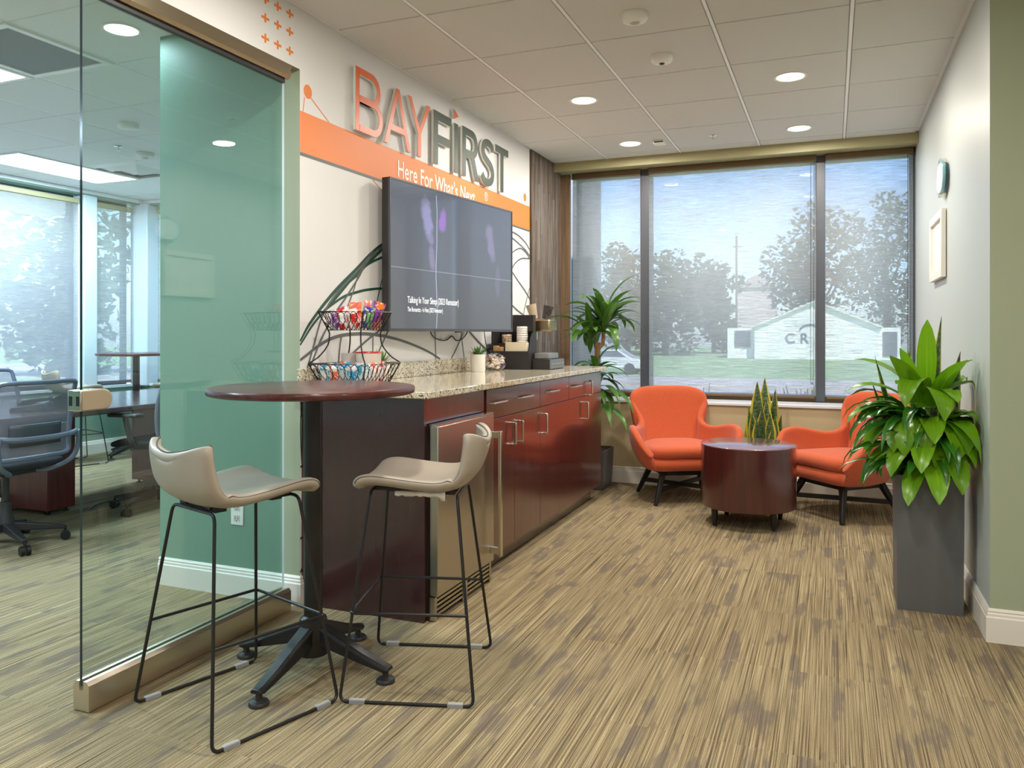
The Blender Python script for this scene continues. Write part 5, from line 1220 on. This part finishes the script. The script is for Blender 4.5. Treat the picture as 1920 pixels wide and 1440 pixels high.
# coffee machine
t = thing('coffee_machine', 'dark coffee machine with a silver head beside the organizer', 'coffee machine', (-2.05, 5.285, GTOP))
b = MB().prism([(-.10, 0), (.02, 0), (.02, .20), (.05, .28), (.05, .31), (-.10, .31)], lambda a, z: (a, -.075, z), lambda a, z: (a, .075, z)); b.build('body', M['dark'], t, bevel=.006)
MB().box(-.02, .22, -.085, .085, .262, .345).build('brew_head', P('champagne_metal', C(196, 176, 138), .25, metal=1.0), t, bevel=.010)
MB().box(.0205, .130, -.07, .07, 0, .028).build('drip_tray', M['grey_plastic'], t, bevel=.004)
MB().box(-.10, -.03, -.07, .07, .3105, .38).build('water_tank', P('tank_dark', C(58, 52, 52), .3), t, bevel=.006)
MB().box(.055, .095, -.03, .03, .20, .2615).build('spout', M['chrome'], t, bevel=.006)
MB().box(.0205, .032, -.06, .06, .07, .19).build('front_plate', P('plate_grey', C(148, 158, 172), .3, metal=.6), t, bevel=.003)
t = thing('pod_drawer', 'grey coffee pod drawer with a smaller silver box on top', 'pod drawer', (-1.805, 5.21, GTOP))
MB().box(-.10, .02, -.15, .15, 0, .072).build('drawer_box', M['dark'], t, bevel=.003); MB().box(.0205, .032, -.145, .145, .004, .068).build('drawer_front', P('drawer_grey', C(116, 120, 124), .35, metal=.4), t, bevel=.003)
b = MB()
for k in range(8): b.tube([(.033, -.115 + k * .033, .036), (.037, -.115 + k * .033, .036)], .006, 10)
b.build('pod_row', M['chrome'], t)
MB().box(-.095, .01, -.13, .08, .0725, .112).build('upper_box', P('box_silver', C(150, 152, 156), .3, metal=.6), t, bevel=.004)
t = thing('paper_cup', 'pale paper cup tipped on top of the coffee machine', 'paper cup', (-1.975, 5.285, GTOP + .3455), .4)
MB().lathe([(.001, .02), (.026, .0), (.038, .105), (.036, .105), (.024, .008), (.001, .024)], n=28, caps=False).build('cup', P('cup_kraft', C(190, 172, 148), .6), t, rot=(0, R(-14), 0), loc=(0, 0, .006))
t = thing('paper_cup', 'dark patterned paper cup leaning on top of the coffee machine', 'paper cup', (-1.895, 5.30, GTOP + .3455), .2)
MB().lathe([(.001, .02), (.026, .0), (.038, .095), (.036, .095), (.024, .008), (.001, .024)], n=28, caps=False).build('cup', P('cup_dark', C(66, 62, 62), .5, var=(60, .8)), t, rot=(0, R(14), 0), loc=(0, 0, .006))

# ---- wall outlet behind the glass
t = thing('wall_outlet', 'white power outlet on the green wall behind the glass door', 'outlet', (-2.588, 2.944, .39))
MB().box(-.036, .036, -.006, -.0003, -.058, .058).build('cover_plate', M['white_plastic'], t, bevel=.002)
b = MB()
for z in (-.026, .026): b.box(-.018, .018, -.0075, -.006, z - .015, z + .015)
b.build('sockets', P('socket_grey', C(206, 206, 202), .4), t, bevel=.0015)
b = MB()
for z in (-.026, .026): b.box(-.009, -.007, -.0085, -.0074, z - .004, z + .007).box(.007, .009, -.0085, -.0074, z - .004, z + .007).box(-.002, .002, -.0085, -.0074, z - .012, z - .008)
b.build('slots', M['black'], t, smooth=0)
# ================================================================== GLAZED OFFICE FURNITURE
t = thing('conference_table', 'long dark red conference table in the office behind the glass door', 'conference table', (-4.995, 4.0, 0))
hx, hy = .605, 1.42
poly = [(-hx, -hy + .05), (-hx + .05, -hy), (hx - .05, -hy), (hx, -hy + .05), (hx, hy - .05), (hx - .05, hy), (-hx + .05, hy), (-hx, hy - .05)]
MB().prism(poly, lambda a, c: (a, c, .705), lambda a, c: (a, c, .742)).build('tabletop', M['table_gloss'], t, bevel=.008)
for y in (-.155, .95):
    l = MB().box(-.365, .095, y - .105, y + .105, .03, .704).build('pedestal', M['table_red'], t, bevel=.003)
    b = MB()
    for x in (-.32, .05):
        for d in (-.07, .07): b.lathe([(.018, .001), (.018, .01), (.008, .012), (.008, .031)], (x, y + d, 0), n=14)
    b.build('glide', M['black'], l)
MESH = see_through('mesh_back', C(150, 152, 170), .60)
def office_chair(lab, loc, rz):
    """local +Y = facing"""
    t = thing('office_chair', lab, 'office chair', loc, rz, 'mesh office chairs')
    G = P('chair_grey', C(98, 106, 124), .4) if 'chair_grey' not in D.materials else D.materials['chair_grey']
    SEAT = P('chair_seat', C(38, 40, 46), .85) if 'chair_seat' not in D.materials else D.materials['chair_seat']
    for k in range(5):
        a = R(90 + 72 * k + 18); c, s = math.cos(a), math.sin(a)
        lg = MB().bar((c * .03, s * .03, .115), (c * .30, s * .30, .078), .052, .05, w2=.030, h2=.024).build('leg', M['dark'], t, bevel=.005)
        cx, cy = c * .30, s * .30
        b = MB().tube([(cx, cy, .085), (cx, cy, .045)], .008, 8)
        for o in (-.016, .016):
            ax = Vector((-s, c, 0)); p = Vector((cx, cy, .0275)) + ax * o
            b.tube([p - ax * .009, p + ax * .009], .027, 18)
        b.build('caster', M['black'], lg)
    MB().lathe([(.045, .09), (.045, .15), (.03, .20), (.03, .26), (.018, .265), (.018, .43)], n=24).build('column', M['dark'], t)
    MB().box(-.12, .12, -.14, .12, .425, .462).build('mechanism', M['black'], t, bevel=.01)
    rows = []
    for i in range(9):
        y = -.23 + .47 * i / 8; w = .245 * (1 - .12 * abs(i - 4) / 4)
        rows.append([(w * u, y, .50 + .012 * (1 - u * u) - (.03 * max(0, (i - 6) / 2)) + .012 * abs(u) ** 3) for u in (-1, -.6, -.2, .2, .6, 1)])
    b = MB(); b.grid(rows, uv=False); b.build('seat', SEAT, t, solid=.05, subsurf=1, off=-1)
    def bp(u, z):      # back surface
        f = (z - .50) / .45; return (u * (.235 + .015 * math.sin(math.pi * f)) , -.255 - .06 * f + .035 * math.sin(math.pi * f) - .0 + .045 * abs(u) ** 2.2, z)
    zs = [.545 + .40 * k / 8 for k in range(9)]
    b = MB(); b.grid([[bp(u, z) for u in (-.95, -.5, 0, .5, .95)] for z in zs]); b.build('mesh_back', MESH, t)
    fr = [bp(-1, z) for z in zs] + [bp(u, .957) for u in (-.8, -.4, 0, .4, .8)] + [bp(1, z) for z in zs[::-1]] + [bp(u, .53) for u in (.8, .4, 0, -.4, -.8)]
    MB().tube(smoothline(fr + [fr[0]], 2)[:-1], .014, 8, closed=True).build('back_frame', G, t)
    b = MB()
    for s in (-1, 1): b.tube(smoothline([(s * .235, -.285, .66), (s * .245, -.285, .60), (s * .215, -.265, .50), (s * .12, -.20, .445), (s * .08, -.10, .44)], 4), .014, 8)
    b.tube(smoothline([(-.235, -.275, .655), (-.12, -.315, .645), (.12, -.315, .645), (.235, -.275, .655)], 4), .016, 8)
    b.build('back_yoke', G, t)
    MB().grid([[bp(u * .62, z)[:1] + (bp(u * .62, z)[1] - .022,) + (z,) for u in (-1, -.5, 0, .5, 1)] for z in (.60, .65, .70, .72)]).build('lumbar_pad', M['grey_plastic'], t, solid=.012)
    for s in (-1, 1):
        ar = MB().tube(smoothline([(s * .16, -.02, .45), (s * .26, -.03, .47), (s * .285, -.01, .56), (s * .285, .02, .665)], 4), .019, 8).build('armrest', M['dark'], t)
        MB().box(s * .285 - .04, s * .285 + .04, -.10, .14, .668, .692).build('arm_pad', M['dark'], ar, bevel=.01)
    return t
oc = office_chair('grey mesh office chair nearest the viewer at the conference table, its back showing', (-4.43, 3.12, 0), R(90))
copy_tree(oc, (-4.42, 4.22, 0), R(96), 'dark mesh office chair at the conference table, half hidden behind the green wall edge')
copy_tree(oc, (-5.50, 3.87, 0), R(-90), 'mesh office chair on the window side of the conference table')
bar_table('far round bar table in the window corner of the glazed office', (-6.50, 5.93, 0), 'round bar tables')
for (x, y, rz, lab) in ((-6.68, 5.36, R(-18), 'pale bar stool at the far bar table, its low back showing above the conference table'), (-5.98, 6.02, R(95), 'pale bar stool at the far bar table beside the green wall edge')):
    s = copy_tree(STOOL, (x, y, 0), rz, lab); s['group'] = 'bar stools in the glazed office'
t = thing('laptop', 'black laptop with its lid tipped far back on the conference table', 'laptop', (-5.10, 3.92, .7425), R(-80))
MB().box(-.17, .17, -.12, .12, 0, .016).build('base', M['dark'], t, bevel=.003)
MB().bar((0, .12, .016), (0, .26, .09), .34, .008, up=(0, -.5, .8)).build('lid', M['black'], t, bevel=.002)
t = thing('desk_phone', 'dark tabletop phone lying on the conference table near the mesh chair', 'phone', (-4.72, 3.50, .7425), R(-60))
MB().hexa([(-.09, -.10, 0), (.09, -.10, 0), (.09, .10, 0), (-.09, .10, 0)], [(-.085, -.095, .02), (.085, -.095, .02), (.085, .095, .05), (-.085, .095, .05)]).build('body', M['dark'], t, bevel=.004)
MB().bar((-.06, -.09, .045), (-.06, .09, .072), .045, .025).build('handset', M['black'], t, bevel=.006)
t = thing('cable', 'thin black cable on the office carpet by the chair casters', 'cable', (0, 0, 0))
MB().tube(smoothline([(-4.78, 3.95, .006), (-4.9, 4.15, .006), (-4.86, 4.4, .006), (-5.0, 4.6, .006), (-5.1, 4.75, .006)], 6), .005, 6).build('cord', M['black'], t)
